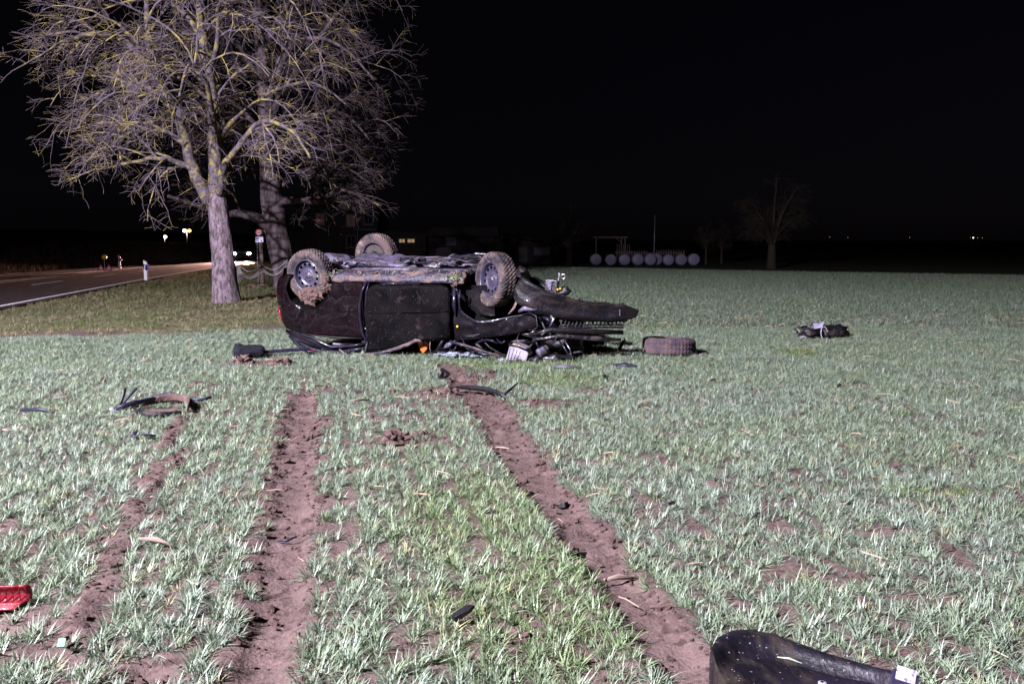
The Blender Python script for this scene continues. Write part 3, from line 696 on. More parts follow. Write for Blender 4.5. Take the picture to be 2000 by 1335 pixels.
# --- the lone tree far across the field, and thin saplings round the farmyard
def far_tree(name, label, o, h, rad, seed, tr=.35, kids=9, base=.25, group=None, lean=0):
    global T
    z0 = float(height(o[0], o[1], False)); t = thing(name, label, 'tree', (o[0], o[1], z0), group=group)
    r_ = random.Random(seed); hb = h * base
    trunk_mesh([(0, 0, -.2), (0, 0, hb * .5), (lean * .2, 0, hb)], [tr * 1.2, tr, tr * .85], 10, .05, seed).build('trunk', M['fartree'], t, smooth=True)
    T = Tree(seed, (0, 0, h * .55, rad, rad, h * .45, h * .38), lens=(h * .2, h * .1, h * .05), counts=(1, .8, .7), droop=.7, minr=.007)
    for k in range(12):
        a = 6.28 * k / 7.3 + r_.uniform(-.3, .3); q = rad * r_.uniform(.45, .9); hz = h * r_.uniform(.38, .88)
        if k == 0: q *= .1; hz = h * .97
        T.limb([(lean * .2, 0, hb * .9), (q * .35 * math.cos(a), q * .35 * math.sin(a), hb + (hz - hb) * .5), (q * .8 * math.cos(a), q * .8 * math.sin(a), hz * .93), (q * math.cos(a), q * math.sin(a), hz)], tr * .5, tr * .1, t, M['fartree'], n=5, kids=kids, first=.2)
    T.done(t, M['fartree']); return t
far_tree('bare_tree', 'lone round-crowned bare tree far across the field, standing beyond the wheat', (22.7, 75.0), 8.1, 3.6, 61, .36, 9)
far_tree('bare_tree', 'tall narrow bare tree at the end of the dark barn', (5.9, 88.0), 6.3, 1.7, 62, .3, 7)
far_tree('sapling', 'thin bare sapling behind the right end of the bale row', (20.8, 92.0), 4.2, 1.1, 63, .12, 4, .4, 'saplings by the farmyard')
far_tree('sapling', 'thin bare sapling between the bale row and the lone round tree', (23.2, 95.0), 4.6, 1.3, 64, .12, 4, .4, 'saplings by the farmyard')

# ============================================================ the overturned car (local x = rear to front, y = away, z = up; roof on the ground)
CAR = thing('overturned_car', 'black hatchback lying crushed on its roof with three muddy wheels in the air', 'car', (-3.164, 10.604, 0), (0, 0, R(-17)))
def tilt(y): return .10 * y
def ybulge(x, z):
    """near flank of the body: fullest at mid height, rounded at the tail"""
    y = .02 + .10 * max(0, (.42 - z)) ** 1.3 + .25 * max(0, z - .62) ** 2
    y += 1.9 * max(0, .46 - x) ** 2
    return y
def colpanel(name, xs, zb, zt, mat, nz=12, yo=0., crumple=.006, seed=1, solid=.012, yf=ybulge):
    xs = np.asarray(xs); A = []
    for x in xs:
        b = np.interp(x, [q[0] for q in zb], [q[1] for q in zb]); t = np.interp(x, [q[0] for q in zt], [q[1] for q in zt])
        row = []
        for k in range(nz + 1):
            z = b + (t - b) * k / nz
            row.append((x, yf(x, z) + yo + crumple * 4 * (float(vn(x, z, .22, seed)) - .5) + crumple * 2 * (float(vn(x, z, .07, seed + 3)) - .5), z))
        A.append(row)
    mb = MB(); mb.grid(A); return mb.build(name, mat, CAR, smooth=True, solid=solid)
# rear quarter panel with its wheel arch
zb = [(.25, .53), (.28, .40), (.36, .285), (.46, .26), (.77, .20), (1.1, .19), (1.46, .19)]
zt = [(.25, .55), (.36, .555), (.375, .80), (.39, .75), (.44, .645), (.5, .595), (.56, .56), (.64, .535), (.71, .53), (.78, .54), (.84, .57), (.9, .615), (.95, .67), (1.0, .75), (1.03, .84), (1.04, .875), (1.46, .865)]
xs = np.unique(np.r_[np.linspace(.285, 1.44, 46), [.36, .375, .39, .44, .5, 1.0, 1.03, 1.04]])
rq = colpanel('rear_quarter_panel', xs, zb, zt, M['paint'], 14, crumple=.008)
# rounded arch lip
lip = MB(); lip.tube([(x, ybulge(x, z) - .004, z) for x, z in zt[2:16]], .011, 6); lip.build('wheel_arch_lip', M['paint'], rq, smooth=True)
crease = MB(); crease.tube([(x, ybulge(x, .5) - .002, .515 + .01 * math.sin(5 * x)) for x in np.linspace(.95, 1.39, 8)], [.002] + [.006] * 6 + [.002], 6); crease.build('crease_line', M['paint'], rq, smooth=True)
# liner of the rear wheel arch
lin = MB(); A = []
for a in np.linspace(-.25, math.pi + .25, 18):
    A.append([(.70 + .36 * math.cos(a), y, .93 - .40 * math.sin(a)) for y in (.05, .2, .34)])
lin.grid(A); lin.build('wheel_arch_liner', M['dark'], CAR, smooth=True)
# tail: bumper, tailgate and lamps wrapped round the corner
plan = [(.42, .035), (.34, .05), (.27, .085), (.215, .15), (.18, .27), (.165, .5), (.16, .83), (.165, 1.15), (.18, 1.4), (.22, 1.54), (.3, 1.62), (.42, 1.64)]
def wrap(name, rows_, mat, idx=(0, 12), solid=.014, seed=3):
    A = []
    for (x, y) in plan[idx[0]:idx[1]]:
        A.append([(x + dx + .006 * (float(vn(y * 3, z * 3, .4, seed)) - .5), y + (0.012 if y < .83 else -.012) * 0 + .1 * dx * (1 if y < .8 else -1), z + tilt(y) * sst(.2, .9, z)) for z, dx in rows_])
    mb = MB(); mb.grid(A); return mb.build(name, mat, CAR, smooth=True, solid=solid)
rb = wrap('rear_bumper', [(.555, .0), (.57, -.018), (.64, -.028), (.74, -.03), (.83, -.012), (.9, .025), (.95, .07)], M['paint'])
wrap('tailgate', [(.545, .02), (.46, .035), (.36, .07), (.28, .12)], M['paint'], (3, 9))
tl = wrap('tail_light', [(.52, -.018), (.45, -.008), (.37, .02), (.295, .07)], M['redlens'], (2, 5), seed=5)
wrap('tail_light', [(.515, .012), (.45, .022), (.37, .052), (.30, .105)], M['redlens'], (8, 11), seed=5)
rf = MB(); rf.box((.20, .115, .70), (.03, .012, .012), (0, 0, -.6)); rf.box((.225, .098, .712), (.02, .01, .01), (0, 0, -.6)); rf.build('reflector', M['redlens'], rb)
# door, hanging a little proud
dz_t = [(1.50, .60), (1.515, .72), (1.54, .79), (1.6, .838), (1.7, .85), (2.44, .855), (2.53, .84), (2.575, .79)]
dz_b = [(1.50, .03), (1.7, .045), (1.91, .09), (2.1, .16), (2.2, .19), (2.43, .205), (2.575, .235)]
def ydoor(x, z): return -.035 + .06 * (z - .45) ** 2 - .03 * (.85 - z)
door = colpanel('door', np.unique(np.r_[np.linspace(1.5, 2.575, 34), [1.515, 1.54, 1.57]]), dz_b, dz_t, M['doorpaint'], 14, crumple=.011, seed=8, solid=.03, yf=ydoor)
sm = MB(); sm.tube([(x, ydoor(x, .5) - .018, .50 + .05 * (x - 1.5)) for x in np.linspace(1.55, 2.56, 12)], .008, 6); sm.build('door_moulding', M['doorpaint'], door, smooth=True)
ed = MB(); ed.tube([(1.515, -.05, .08), (1.508, -.045, .35), (1.512, -.04, .6), (1.53, -.038, .72), (1.56, -.037, .79), (1.62, -.036, .835), (1.8, -.036, .86), (2.2, -.036, .862)], .009, 6); ed.build('door_edge', M['jamb'], door, smooth=True)
# B pillar with its shiny jambs
bp_ = MB()
bp_.tube([(1.49, .02, .875), (1.435, .005, .76), (1.405, .0, .6), (1.405, .0, .42), (1.425, .01, .27), (1.47, .02, .17), (1.49, .02, .06)], [.016, .018, .018, .018, .018, .016, .014], 7)
bp_.build('b_pillar', M['jamb'], CAR, smooth=True)
bp_ = MB(); bp_.tube([(1.52, .03, .87), (1.475, .03, .74), (1.46, .03, .5), (1.47, .03, .3), (1.49, .03, .15)], .011, 6); bp_.build('door_seal', M['jamb'], CAR, smooth=True)
bp_ = MB(); bp_.box((1.455, .06, .5), (.12, .02, .72)); bp_.build('b_pillar_panel', M['trim'], CAR, bevel=.004)
lt = MB(); lt.box((1.492, -.012, .36), (.02, .012, .10), (0, .12, 0)); lt.build('door_sticker', M['white'], CAR, bevel=.003)
# sill, smeared with mud
A = []
for i, x in enumerate(np.linspace(.98, 2.72, 40)):
    row = []
    for t in np.linspace(0, 1, 9):
        a = t * 1.9; y = .035 - .03 * math.sin(a * 1.2) + .17 * t ** 1.3; z = .865 + .13 * math.sin(min(a, 1.57)) - .02 * max(0, t - .8)
        row.append((x, y + .015 * (float(vn(x, t, .12, 4)) - .5), z + .02 * (float(vn(x, t, .1, 7)) - .5) + tilt(y)))
    A.append(row)
mb = MB(); mb.grid(A); mb.build('sill', M['mudsill'], CAR, smooth=True, solid=.01)
# front fender with the torn arch
fz_b = [(2.58, .20), (2.79, .225), (3.09, .265), (3.38, .32), (3.56, .385), (3.61, .43)]
fz_t = [(2.58, .83), (2.66, .82), (2.672, .66), (2.69, .57), (2.74, .52), (2.79, .49), (2.85, .455), (2.91, .435), (3.0, .44), (3.09, .455), (3.3, .495), (3.5, .53), (3.56, .50), (3.61, .435)]
def yf_(x, z): return .0 + .05 * (.8 - z) - .03 * math.sin((x - 2.58) * 4)
fe = colpanel('front_fender', np.unique(np.r_[np.linspace(2.585, 3.61, 40), [2.66, 2.672]]), fz_b, fz_t, M['muddypaint'], 10, crumple=.014, seed=12, solid=.012, yf=yf_)
lp = MB(); lp.tube([(x, yf_(x, z) - .012, z) for x, z in [(2.69, .80), (2.675, .66), (2.69, .57), (2.74, .52), (2.79, .49), (2.85, .455), (2.91, .435), (3.0, .44), (3.09, .455), (3.3, .50), (3.42, .52), (3.5, .545)]], .012, 6); lp.build('torn_fender_lip', M['jamb'], fe, smooth=True)
st_ = MB(); st_.tube([(2.62, -.022, .80), (2.615, -.022, .62), (2.63, -.02, .5)], [.02, .028, .01], 6, flat=.4); st_.build('fender_edge', M['jamb'], fe, smooth=True)
ind = MB(); ind.lump((2.655, -.02, .375), (.017, .008, .016), 3, .05, 1); ind.build('side_indicator', M['amber'], CAR, smooth=True)
li = MB(); A = []
for a in np.linspace(-.2, math.pi + .2, 18): A.append([(3.02 + .37 * math.cos(a), y, .92 - .42 * math.sin(a)) for y in (.08, .25, .45)])
li.grid(A); li.build('wheel_arch_liner', M['trim'], CAR, smooth=True)
li = MB(); li.prism([(2.68, .84), (2.72, .6), (2.85, .5), (3.05, .47), (3.05, .6), (2.95, .85)], .16, .18); li.build('inner_fender', M['muddypaint'], CAR)
# far flank, crushed roof and dark inside
mb = MB(); A = [[(x, 1.62 - .5 * max(0, .46 - x) ** 2 * 3, z + tilt(1.6) * sst(.1, .9, z)) for z in np.linspace(.1, .93, 6)] for x in np.linspace(.25, 2.75, 14)]; mb.grid(A); mb.build('far_side_panel', M['paint'], CAR, smooth=True, solid=.012)
mb = MB(); A = [[(x, y, .035 + .05 * float(vn(x, y, .4, 3)) + .02 * float(vn(x, y, .12, 5))) for y in np.linspace(.12, 1.55, 14)] for x in np.linspace(.65, 2.7, 22)]; mb.grid(A); mb.build('crushed_roof', M['paint'], CAR, smooth=True, solid=.015)
mb = MB(); mb.box((1.75, .85, .5), (1.9, 1.25, .7)); mb.build('cabin_dark_fill', M['dark'], CAR, bevel=.05)  # added black block, fills the cabin so it reads dark and blocks the see-through
# pillars and window frames folded under the body
def strut(name, P, r, mat, flat=1., n=7, up=None, par=None):
    mb = MB(); mb.tube(P, r, n, flat, up=up); return mb.build(name, mat, par or CAR, smooth=True)
strut('c_pillar', [(.33, .10, .265), (.45, .05, .18), (.59, .02, .10), (.74, .0, .045), (.9, .0, .012), (1.1, .02, .018), (1.3, .02, .05), (1.49, .02, .085)], [.012, .022, .026, .026, .022, .02, .018, .016], M['jamb'])
strut('window_frame', [(.44, .04, .268), (.6, .03, .215), (.75, .02, .18), (.86, .02, .125), (1.0, .02, .075), (1.15, .03, .085), (1.3, .03, .105), (1.47, .03, .135)], [.01, .014, .018, .02, .02, .018, .018, .014], M['jamb'])
mb = MB(); mb.grid([[(x, .03, b), (x, .055, (b + t) / 2), (x, .04, t)] for x, b, t in [(.36, .25, .27), (.5, .15, .245), (.65, .07, .2), (.8, .02, .16), (.95, .01, .09), (1.15, .02, .08)]]); mb.build('c_pillar_panel', M['muddypaint'], CAR, smooth=True, solid=.012)
strut('belt_seal', [(.6, .012, .235), (.8, .012, .205), (1.1, .012, .195), (1.42, .014, .195)], .009, M['trim'])
mb = MB(); mb.lump((1.05, .22, .11), (.14, .1, .035), 5, .3); mb.build('headrest', M['greyplastic'], CAR, smooth=True)
strut('window_frame', [(1.49, -.07, .0), (1.52, -.09, .015), (1.7, -.095, .04), (1.9, -.09, .095), (2.05, -.085, .15), (2.15, -.08, .205), (2.2, -.07, .205), (2.25, -.04, .15)], [.012, .016, .021, .023, .025, .023, .018, .01], M['mudsill'], flat=.6)
strut('window_frame', [(1.53, -.06, .17), (1.5, -.07, .05), (1.53, -.08, .0)], [.016, .014, .012], M['trim'])
mb = MB(); mb.prism([(2.12, .185), (2.17, .075), (2.2, .04), (2.25, .09), (2.275, .17), (2.2, .2)], .03, .05); mb.build('orange_flap', M['orange'], CAR, bevel=.004)
strut('a_pillar', [(2.5, -.02, .25), (2.43, -.02, .14), (2.36, .03, .05)], [.02, .018, .014], M['trim'])
strut('a_pillar', [(2.56, -.02, .2), (2.75, -.03, .16), (3.0, -.02, .09), (3.2, .02, .03)], [.014, .02, .018, .012], M['mudsill'], flat=.7)
strut('dangling_root', [(2.33, -.05, .21), (2.325, -.06, .12), (2.345, -.055, .03)], [.006, .005, .003], M['wood'])
strut('scuttle_panel', [(2.62, .0, .2), (2.52, .01, .15), (2.42, .04, .1)], [.014, .03, .01], M['shield'], flat=.4)
mb = MB(); A = [[(x, y, .02 + .05 * (float(vn(x, y, .1, 5))) + .03 * (y / .4)) for y in np.linspace(-.02, .5, 8)] for x in np.linspace(2.35, 2.95, 14)]; mb.grid(A); mb.build('shattered_windscreen', M['glassy'], CAR, solid=.006)
for P, r in (([(2.72, -.02, .23), (2.76, -.03, .13), (2.9, -.02, .08)], .007), ([(2.95, -.02, .24), (3.05, -.03, .15), (3.2, -.02, .07), (3.28, .0, .03)], .009), ([(3.4, -.01, .32), (3.36, -.03, .22), (3.42, -.04, .16)], .006), ([(3.5, .0, .56), (3.6, -.03, .52), (3.62, -.03, .4), (3.57, -.02, .36), (3.5, .0, .36)], .009)):
    strut('loose_cable', P, r, M['trim'])
# jumble of snapped trim and wiring spilling from the crushed front end
r_ = random.Random(31)
for k in range(22):
    x0, y0, z0 = r_.uniform(2.55, 4.1), r_.uniform(-.1, .2), r_.uniform(.02, .3); a = r_.uniform(-.7, .7); l = r_.uniform(.08, .3); b_ = r_.uniform(-.25, .25)
    P = [(x0 + l * t * math.cos(a), y0 - .05 * t, max(.012, z0 + l * t * math.sin(a) + b_ * t * (1 - t))) for t in np.linspace(0, 1, 5)]
    strut(('broken_trim', 'wiring', 'broken_trim', 'metal_strip')[k % 4], P, [.006, r_.uniform(.007, .02), r_.uniform(.007, .02), .012, .005], M[('trim', 'trim', 'muddypaint', 'jamb')[k % 4]], flat=(.4, 1, .3, .35)[k % 4])
for k in range(8):
    mb = MB(); mb.lump((r_.uniform(.5, 3.9), r_.uniform(-.12, -.02), .015), (r_.uniform(.02, .06), r_.uniform(.02, .04), r_.uniform(.012, .03)), 200 + k, .6, 2); mb.build('broken_trim', M[('trim', 'mech', 'bluetrim', 'glassy')[k % 4]], CAR)
strut('metal_strip', [(.62, -.02, .03), (.72, -.06, .02), (.8, -.05, .03)], .012, M['redlens'])
# underbody
mb = MB(); A = []
for x in np.linspace(.36, 2.75, 56):
    row = []
    for y in np.linspace(.18, 1.58, 34):
        z = .965 + tilt(y) - .055 * math.exp(-((y - .82) / .14) ** 2) + .012 * math.sin(x * 24) * (1 if abs(y - .82) > .25 else 0) * (.4 + .6 * (y > .9))
        z += .05 * (float(vn(x, y, .28, 2)) - .5) + .02 * (float(vn(x, y, .08, 3)) - .5)
        row.append((x, y, z))
    A.append(row)
mb.grid(A); mb.build('floor_pan', M['under'], CAR, smooth=True, solid=.01)
mb = MB(); A = []
for x in np.linspace(.9, 1.75, 24):
    row = []
    for y in np.linspace(.5, 1.3, 16):
        u = (x - 1.32) / .43; v = (y - .9) / .4; k = max(0, 1 - max(abs(u), abs(v)) ** 5)
        row.append((x, y, .95 + tilt(y) + .115 * k ** .5 * (1 - .25 * u) + .05 * (float(vn(x, y, .16, 8)) - .5) + .03 * (float(vn(x, y, .06, 18)) - .5)))
    A.append(row)
mb.grid(A); mb.build('fuel_tank', M['shield'], CAR, smooth=True, solid=.01)
mb = MB(); mb.tube([(.32, .62, 1.1), (.40, .65, 1.105), (.6, .72, 1.11), (.82, .8, 1.1), (.9, .83, 1.085)], [.03, .085, .1, .09, .035], 12, flat=1.5); mb.build('muffler', M['shield'], CAR, smooth=True)
strut('exhaust_pipe', [(.9, .83, 1.085), (1.2, .55, 1.08), (1.55, .42, 1.055), (1.9, .55, 1.04), (2.3, .8, 1.05), (2.8, .82, 1.06)], [.028, .03, .034, .034, .03, .03], M['shield'], n=9)
mb = MB(); mb.lump((2.12, .62, 1.045), (.16, .09, .06), 6, .4); mb.build('catalytic_converter', M['mech'], CAR, smooth=True)
mb = MB(); A = [[(x, y, 1.03 + .06 * (y - 1.0) + .05 * math.exp(-((x - 1.95) / .35) ** 2) + .02 * (float(vn(x, y, .13, 9)) - .5)) for y in np.linspace(.95, 1.5, 9)] for x in np.linspace(1.7, 2.7, 16)]; mb.grid(A); mb.build('heat_shield', M['shield'], CAR, smooth=True, solid=.006)
strut('brake_pipe', [(.6, .5, 1.07), (1.1, .4, 1.06), (1.8, .38, 1.04), (2.6, .42, 1.03)], .009, M['jamb'])
strut('brake_pipe', [(1.5, 1.25, 1.13), (2.0, 1.3, 1.14), (2.5, 1.3, 1.11), (2.8, 1.2, 1.08)], .01, M['jamb'])
strut('floor_rail', [(1.2, .3, 1.005), (1.8, .27, 1.01), (2.3, .25, 1.0), (2.72, .3, 1.0)], [.028, .034, .034, .03], M['shield'], flat=1.6)
strut('floor_rail', [(1.0, 1.42, 1.12), (1.8, 1.45, 1.13), (2.72, 1.4, 1.09)], [.028, .034, .03], M['under'], flat=1.4)
strut('rear_axle_beam', [(.72, .2, .97), (.8, .5, 1.06), (.82, .85, 1.08), (.86, 1.2, 1.13), (.92, 1.4, 1.15)], [.04, .04, .04, .04, .04], M['mech'])
strut('trailing_arm', [(1.15, .3, .99), (.95, .27, .99), (.72, .24, .97)], [.035, .03, .04], M['mech'])
strut('trailing_arm', [(1.3, 1.4, 1.11), (1.1, 1.42, 1.13), (.92, 1.44, 1.15)], [.035, .03, .04], M['mech'])
strut('shock_absorber', [(.86, 1.32, .98), (.95, 1.38, 1.22)], [.045, .04], M['jamb'], n=10)
mb = MB(); mb.tube([(.83 + .05 * math.cos(a), 1.30 + .05 * math.sin(a), 1.0 + a * .0062) for a in np.linspace(0, 6.28 * 5, 80)], .008, 5); mb.build('coil_spring', M['mech'], CAR, smooth=True)
# buckled sheet, hoses and brackets torn loose under the floor
r_ = random.Random(77)
for k in range(9):
    x0, y0 = r_.uniform(.9, 2.5), r_.uniform(.3, 1.35); a = r_.uniform(-.5, .5); l = r_.uniform(.2, .55); z0 = 1.0 + tilt(y0)
    P = [(x0 + l * t * math.cos(a), y0 + l * t * math.sin(a), z0 + .03 + .06 * math.sin(3.1 * t) * r_.uniform(.3, 1)) for t in np.linspace(0, 1, 6)]
    strut(('hose', 'bracket', 'brake_pipe')[k % 3], P, [.012] + [r_.uniform(.012, .026)] * 4 + [.01], M[('trim', 'shield', 'jamb')[k % 3]], flat=(1, .35, 1)[k % 3])
for k, (x0, y0, w_, d_) in enumerate([(1.75, .75, .3, .3), (2.35, .55, .32, .25), (.55, 1.1, .3, .35), (1.15, .45, .35, .16)]):
    A = [[(x0 + w_ * (u - .5), y0 + d_ * (v - .5), 1.03 + tilt(y0) + .07 * (float(vn(u * 3, v * 3, .8, 20 + k)) - .4) + .05 * (float(vn(u * 3, v * 3, .3, 30 + k)) - .5)) for v in np.linspace(0, 1, 9)] for u in np.linspace(0, 1, 11)]
    mb = MB(); mb.grid(A); mb.build('buckled_shield', M['shield' if k % 2 else 'under'], CAR, solid=.005)
# clods of mud and grass wedged along the sill
mb = MB(); r_ = random.Random(5)
for i in range(46):
    x = r_.choice([r_.uniform(1.0, 2.7), r_.gauss(2.62, .05), r_.gauss(1.2, .08)]); mb.lump((x, .05 + r_.uniform(0, .2), .985 + r_.uniform(-.02, .02)), (r_.uniform(.012, .04), r_.uniform(.012, .03), r_.uniform(.008, .02)), i, .5, 1)
for i in range(26): mb.lump((2.62 + r_.gauss(0, .04), .02 + r_.uniform(0, .1), .93 + r_.gauss(0, .05)), (r_.uniform(.015, .04), .02, r_.uniform(.015, .045)), 70 + i, .5, 1)
tag(mb.build('mud_clumps', M['clod'], CAR), kind='stuff')
M['tornleaf'] = pmat('torn_wheat_leaf', (.12, .17, .09), .5)
mb = MB()
for i in range(90):
    x, y, z = r_.choice([(r_.uniform(1.0, 2.7), r_.uniform(-.01, .15), .98), (r_.gauss(2.6, .06), .0, .93), (r_.gauss(.95, .05), .02, .95)])
    a = r_.uniform(0, 6.28); l = r_.uniform(.03, .08); dzv = r_.uniform(-.03, .05)
    mb.tube([(x, y, z), (x + l * .5 * math.cos(a), y + l * .3 * math.sin(a) - .01, z + dzv), (x + l * math.cos(a), y + l * .5 * math.sin(a) - .015, z + dzv * .6)], [.0035, .0035, .001], 3)
tag(mb.build('torn_leaves', M['tornleaf'], CAR), kind='stuff')

# ---- wheels (axis along local y of the wheel, outer face towards -y)
def tyre_mesh(N=126, Rr=.317, w=.195, ri=.195, lug=.009):
    h = w / 2
    prof = [(ri, -h * .86), (ri + .02, -h * .97), (ri + .05, -h * 1.04), (Rr - .035, -h * .98), (Rr - .014, -h * .88), (Rr - .004, -h * .74), (Rr, -h * .5), (Rr + .001, -h * .25), (Rr + .001, 0), (Rr + .001, h * .25), (Rr, h * .5), (Rr - .004, h * .74), (Rr - .014, h * .88), (Rr - .035, h * .98), (ri + .05, h * 1.04), (ri + .02, h * .97), (ri, h * .86)]
    A = []
    for i in range(N):
        a = 2 * math.pi * i / N; row = []
        for j, (r, y) in enumerate(prof):
            if 4 <= j <= 12:
                sft = abs(j - 8) * 1.5
                if int(i + sft) % 3 == 0: r -= lug
                if j in (7, 9): r -= lug * .5
            row.append((r * math.cos(a), y, r * math.sin(a)))
        A.append(row)
    mb = MB(); mb.grid(A, True); return mb
def rim_mesh(N=96, ri=.197):
    mb = MB()
    mb.lathe([(ri, -.088), (ri - .006, -.092), (ri - .014, -.086), (ri - .02, -.06), (ri - .024, -.03), (ri - .02, .03), (ri - .008, .085), (ri, .085)], N, 'y')
    prof = [(ri - .022, -.035), (.163, -.045), (.156, -.05), (.149, -.052), (.142, -.053), (.135, -.053), (.128, -.052), (.121, -.05), (.108, -.042), (.092, -.036), (.07, -.05), (.05, -.052), (.032, -.052), (.03, -.062), (.0, -.064)]
    vs = []; fs = []; k = len(prof)
    for i in range(N):
        a = 2 * math.pi * i / N
        for r, y in prof: vs.append((r * math.cos(a), y, r * math.sin(a)))
    for i in range(N):
        i2 = (i + 1) % N
        for j in range(k - 1):
            ph = i % 8
            if 2 <= j <= 6 and ((ph in (1, 2, 3)) or (ph in (0, 4) and 3 <= j <= 5)): continue     # twelve vent holes
            fs.append((i * k + j, i2 * k + j, i2 * k + j + 1, i * k + j + 1))
    mb.add(vs, fs)
    return mb
WT = tyre_mesh(); WR = rim_mesh()
def wheel(loc_, rot, inner=False):
    e = bpy.data.objects.new('wheel', None); COL.objects.link(e); e.parent = CAR
    e.location = loc_; e.rotation_euler = rot
    WT.build('tyre', M['tyre'], e, smooth=False)
    r0 = WR.build('rim', M['rim'], e, smooth=True)
    for k in range(5):
        mb = MB(); a = 6.28 * k / 5 + .3; mb.tube([(.055 * math.cos(a), -.05, .055 * math.sin(a)), (.055 * math.cos(a), -.066, .055 * math.sin(a))], .0095, 6); mb.build('wheel_bolt', M['chrome'], e)
    mb = MB(); mb.lathe([(.0, -.01), (.165, -.01), (.165, .06), (.0, .06)], 28, 'y'); mb.build('brake_drum', M['mech'], e)
    return e
wr = wheel((.69, .115, .945), (R(6), R(25), R(-7)))
mb = MB(); r_ = random.Random(9)
for i in range(34): mb.lump((r_.gauss(.07, .055), -.065 + r_.uniform(-.03, .03), -.25 + r_.gauss(0, .03)), (r_.uniform(.03, .075), r_.uniform(.03, .045), r_.uniform(.03, .065)), i, .55, 3)
for i in range(22): mb.lump((.26 + r_.gauss(0, .025), r_.uniform(-.08, .09), -.13 + r_.gauss(0, .09)), (r_.uniform(.02, .05), .04, r_.uniform(.03, .06)), 90 + i, .55, 2)
mo = mb.build('caked_mud', M['clod'], CAR); mo.location = (.69, .115, .945); mo.rotation_euler = (0, 0, R(-7)); tag(mo, kind='stuff')
wf = wheel((3.06, .16, .915), (R(-4), R(0), R(-38)))
wb = wheel((.93, 1.46, 1.155), (R(180 + 5), R(40), R(-6)))
strut('drive_shaft', [(3.1, .2, .92), (3.15, .6, .9), (3.1, .9, .88)], .03, M['mech'])
strut('wheel_hub', [(3.06, .2, .92), (3.08, .32, .92)], [.09, .07], M['mech'], n=12)
# bent steering link sticking up behind the front wheel
strut('bent_link', [(2.66, .5, 1.19), (2.7, .5, 1.205), (2.82, .52, 1.2), (2.88, .52, 1.16), (2.86, .5, 1.08), (2.84, .45, 1.0)], [.014, .02, .02, .03, .028, .03], M['mech'])
strut('wishbone', [(2.75, .55, 1.02), (2.9, .35, 1.0), (3.05, .3, .97)], [.05, .045, .04], M['mech'], flat=.5)
# engine bay
r_ = random.Random(21)
for c, d, nm, mt in (((3.15, .75, .66), (.34, .34, .26), 'engine_block', 'mech'), ((3.05, 1.15, .7), (.3, .24, .24), 'gearbox', 'mech'), ((3.35, .35, .25), (.2, .2, .12), 'intake_box', 'trim'), ((3.75, .55, .25), (.22, .3, .16), 'radiator_fan', 'trim'), ((2.95, .4, .35), (.25, .25, .2), 'bulkhead', 'dark')):
    mb = MB(); mb.lump(c, d, hash(nm) % 50 if False else len(nm), .5, 3); mb.build(nm, M[mt], CAR, smooth=True)
mb = MB(); mb.box((3.0, .9, .5), (.7, 1.1, .75)); mb.build('engine_bay_dark_fill', M['dark'], CAR, bevel=.1)  # added black block, stands in for the dark depth of the engine bay
mb = MB(); mb.prism([(3.26, .02), (3.31, .19), (3.36, .215), (3.5, .16), (3.53, .1), (3.5, .01)], -.1, .1); hl = mb.build('headlamp', M['greyplastic'], CAR, bevel=.014, smooth=False)
mb = MB(); mb.tube([(3.30, -.105, .195), (3.4, -.11, .185), (3.52, -.1, .135)], .012, 6); mb.build('headlamp_bezel', M['trim'], hl, smooth=True)
mb = MB(); mb.lump((3.42, -.108, .185), (.013, .008, .012), 1, .05, 1); mb.build('bulb_cap', M['amber'], hl)
mb = MB(); mb.lump((3.37, -.105, .2), (.009, .007, .008), 1, .05, 1); mb.build('bulb_cap', M['amber'], hl)
for k in range(4):
    mb = MB(); mb.tube([(3.29 + .035 * k, -.103, .03), (3.315 + .04 * k, -.104, .165 - .012 * k)], .006, 5); mb.build('lens_rib', M['greyplastic'], hl, smooth=True)
mb = MB(); mb.lathe([(.0, -.07), (.055, -.07), (.06, -.05), (.052, -.035), (.06, -.02), (.052, -.005), (.06, .01), (.052, .025), (.06, .04), (.05, .06), (0, .06)], 20, 'x'); o = mb.build('intake_hose', M['shield'], CAR, smooth=True); o.location = (3.68, .0, .12); o.rotation_euler = (0, R(-25), R(35))
mb = MB(); mb.lathe([(.0, -.08), (.05, -.07), (.055, .0), (.045, .05), (0, .07)], 16, 'x'); o = mb.build('alternator', M['mech'], CAR, smooth=True); o.location = (3.72, .12, .24); o.rotation_euler = (0, R(30), R(20))
for k, (c, d, s_) in enumerate([((3.6, -.02, .035), (.09, .08, .04), 3), ((3.78, .04, .045), (.12, .09, .045), 4), ((3.9, .12, .04), (.09, .07, .03), 5), ((3.5, .12, .3), (.12, .1, .05), 6), ((3.82, .18, .2), (.1, .1, .08), 7)]):
    mb = MB(); mb.lump(c, d, s_, .6, 2); mb.build('broken_engine_piece', M['mech' if k % 2 else 'trim'], CAR, smooth=True)
strut('hose', [(3.6, .1, .5), (3.66, .05, .42), (3.7, .05, .34), (3.65, .0, .3)], .016, M['trim'])
strut('hose', [(3.62, .1, .52), (3.74, .06, .46), (3.8, .1, .38)], .02, M['jamb'])
strut('hose', [(3.72, .1, .54), (3.78, .06, .48), (3.74, .06, .4)], .014, M['chrome'])
strut('wiper_arm', [(3.86, -.02, .26), (3.95, -.04, .14), (4.02, -.04, .03)], [.012, .01, .008], M['jamb'], flat=.5)
strut('wiper_arm', [(3.93, -.02, .25), (3.99, -.03, .16), (4.02, -.04, .03)], .005, M['chrome'])
strut('crash_beam', [(3.5, .02, .3), (3.75, .06, .36), (4.1, .25, .335), (4.5, .45, .315)], [.02, .035, .035, .025], M['bumper'], flat=.7)
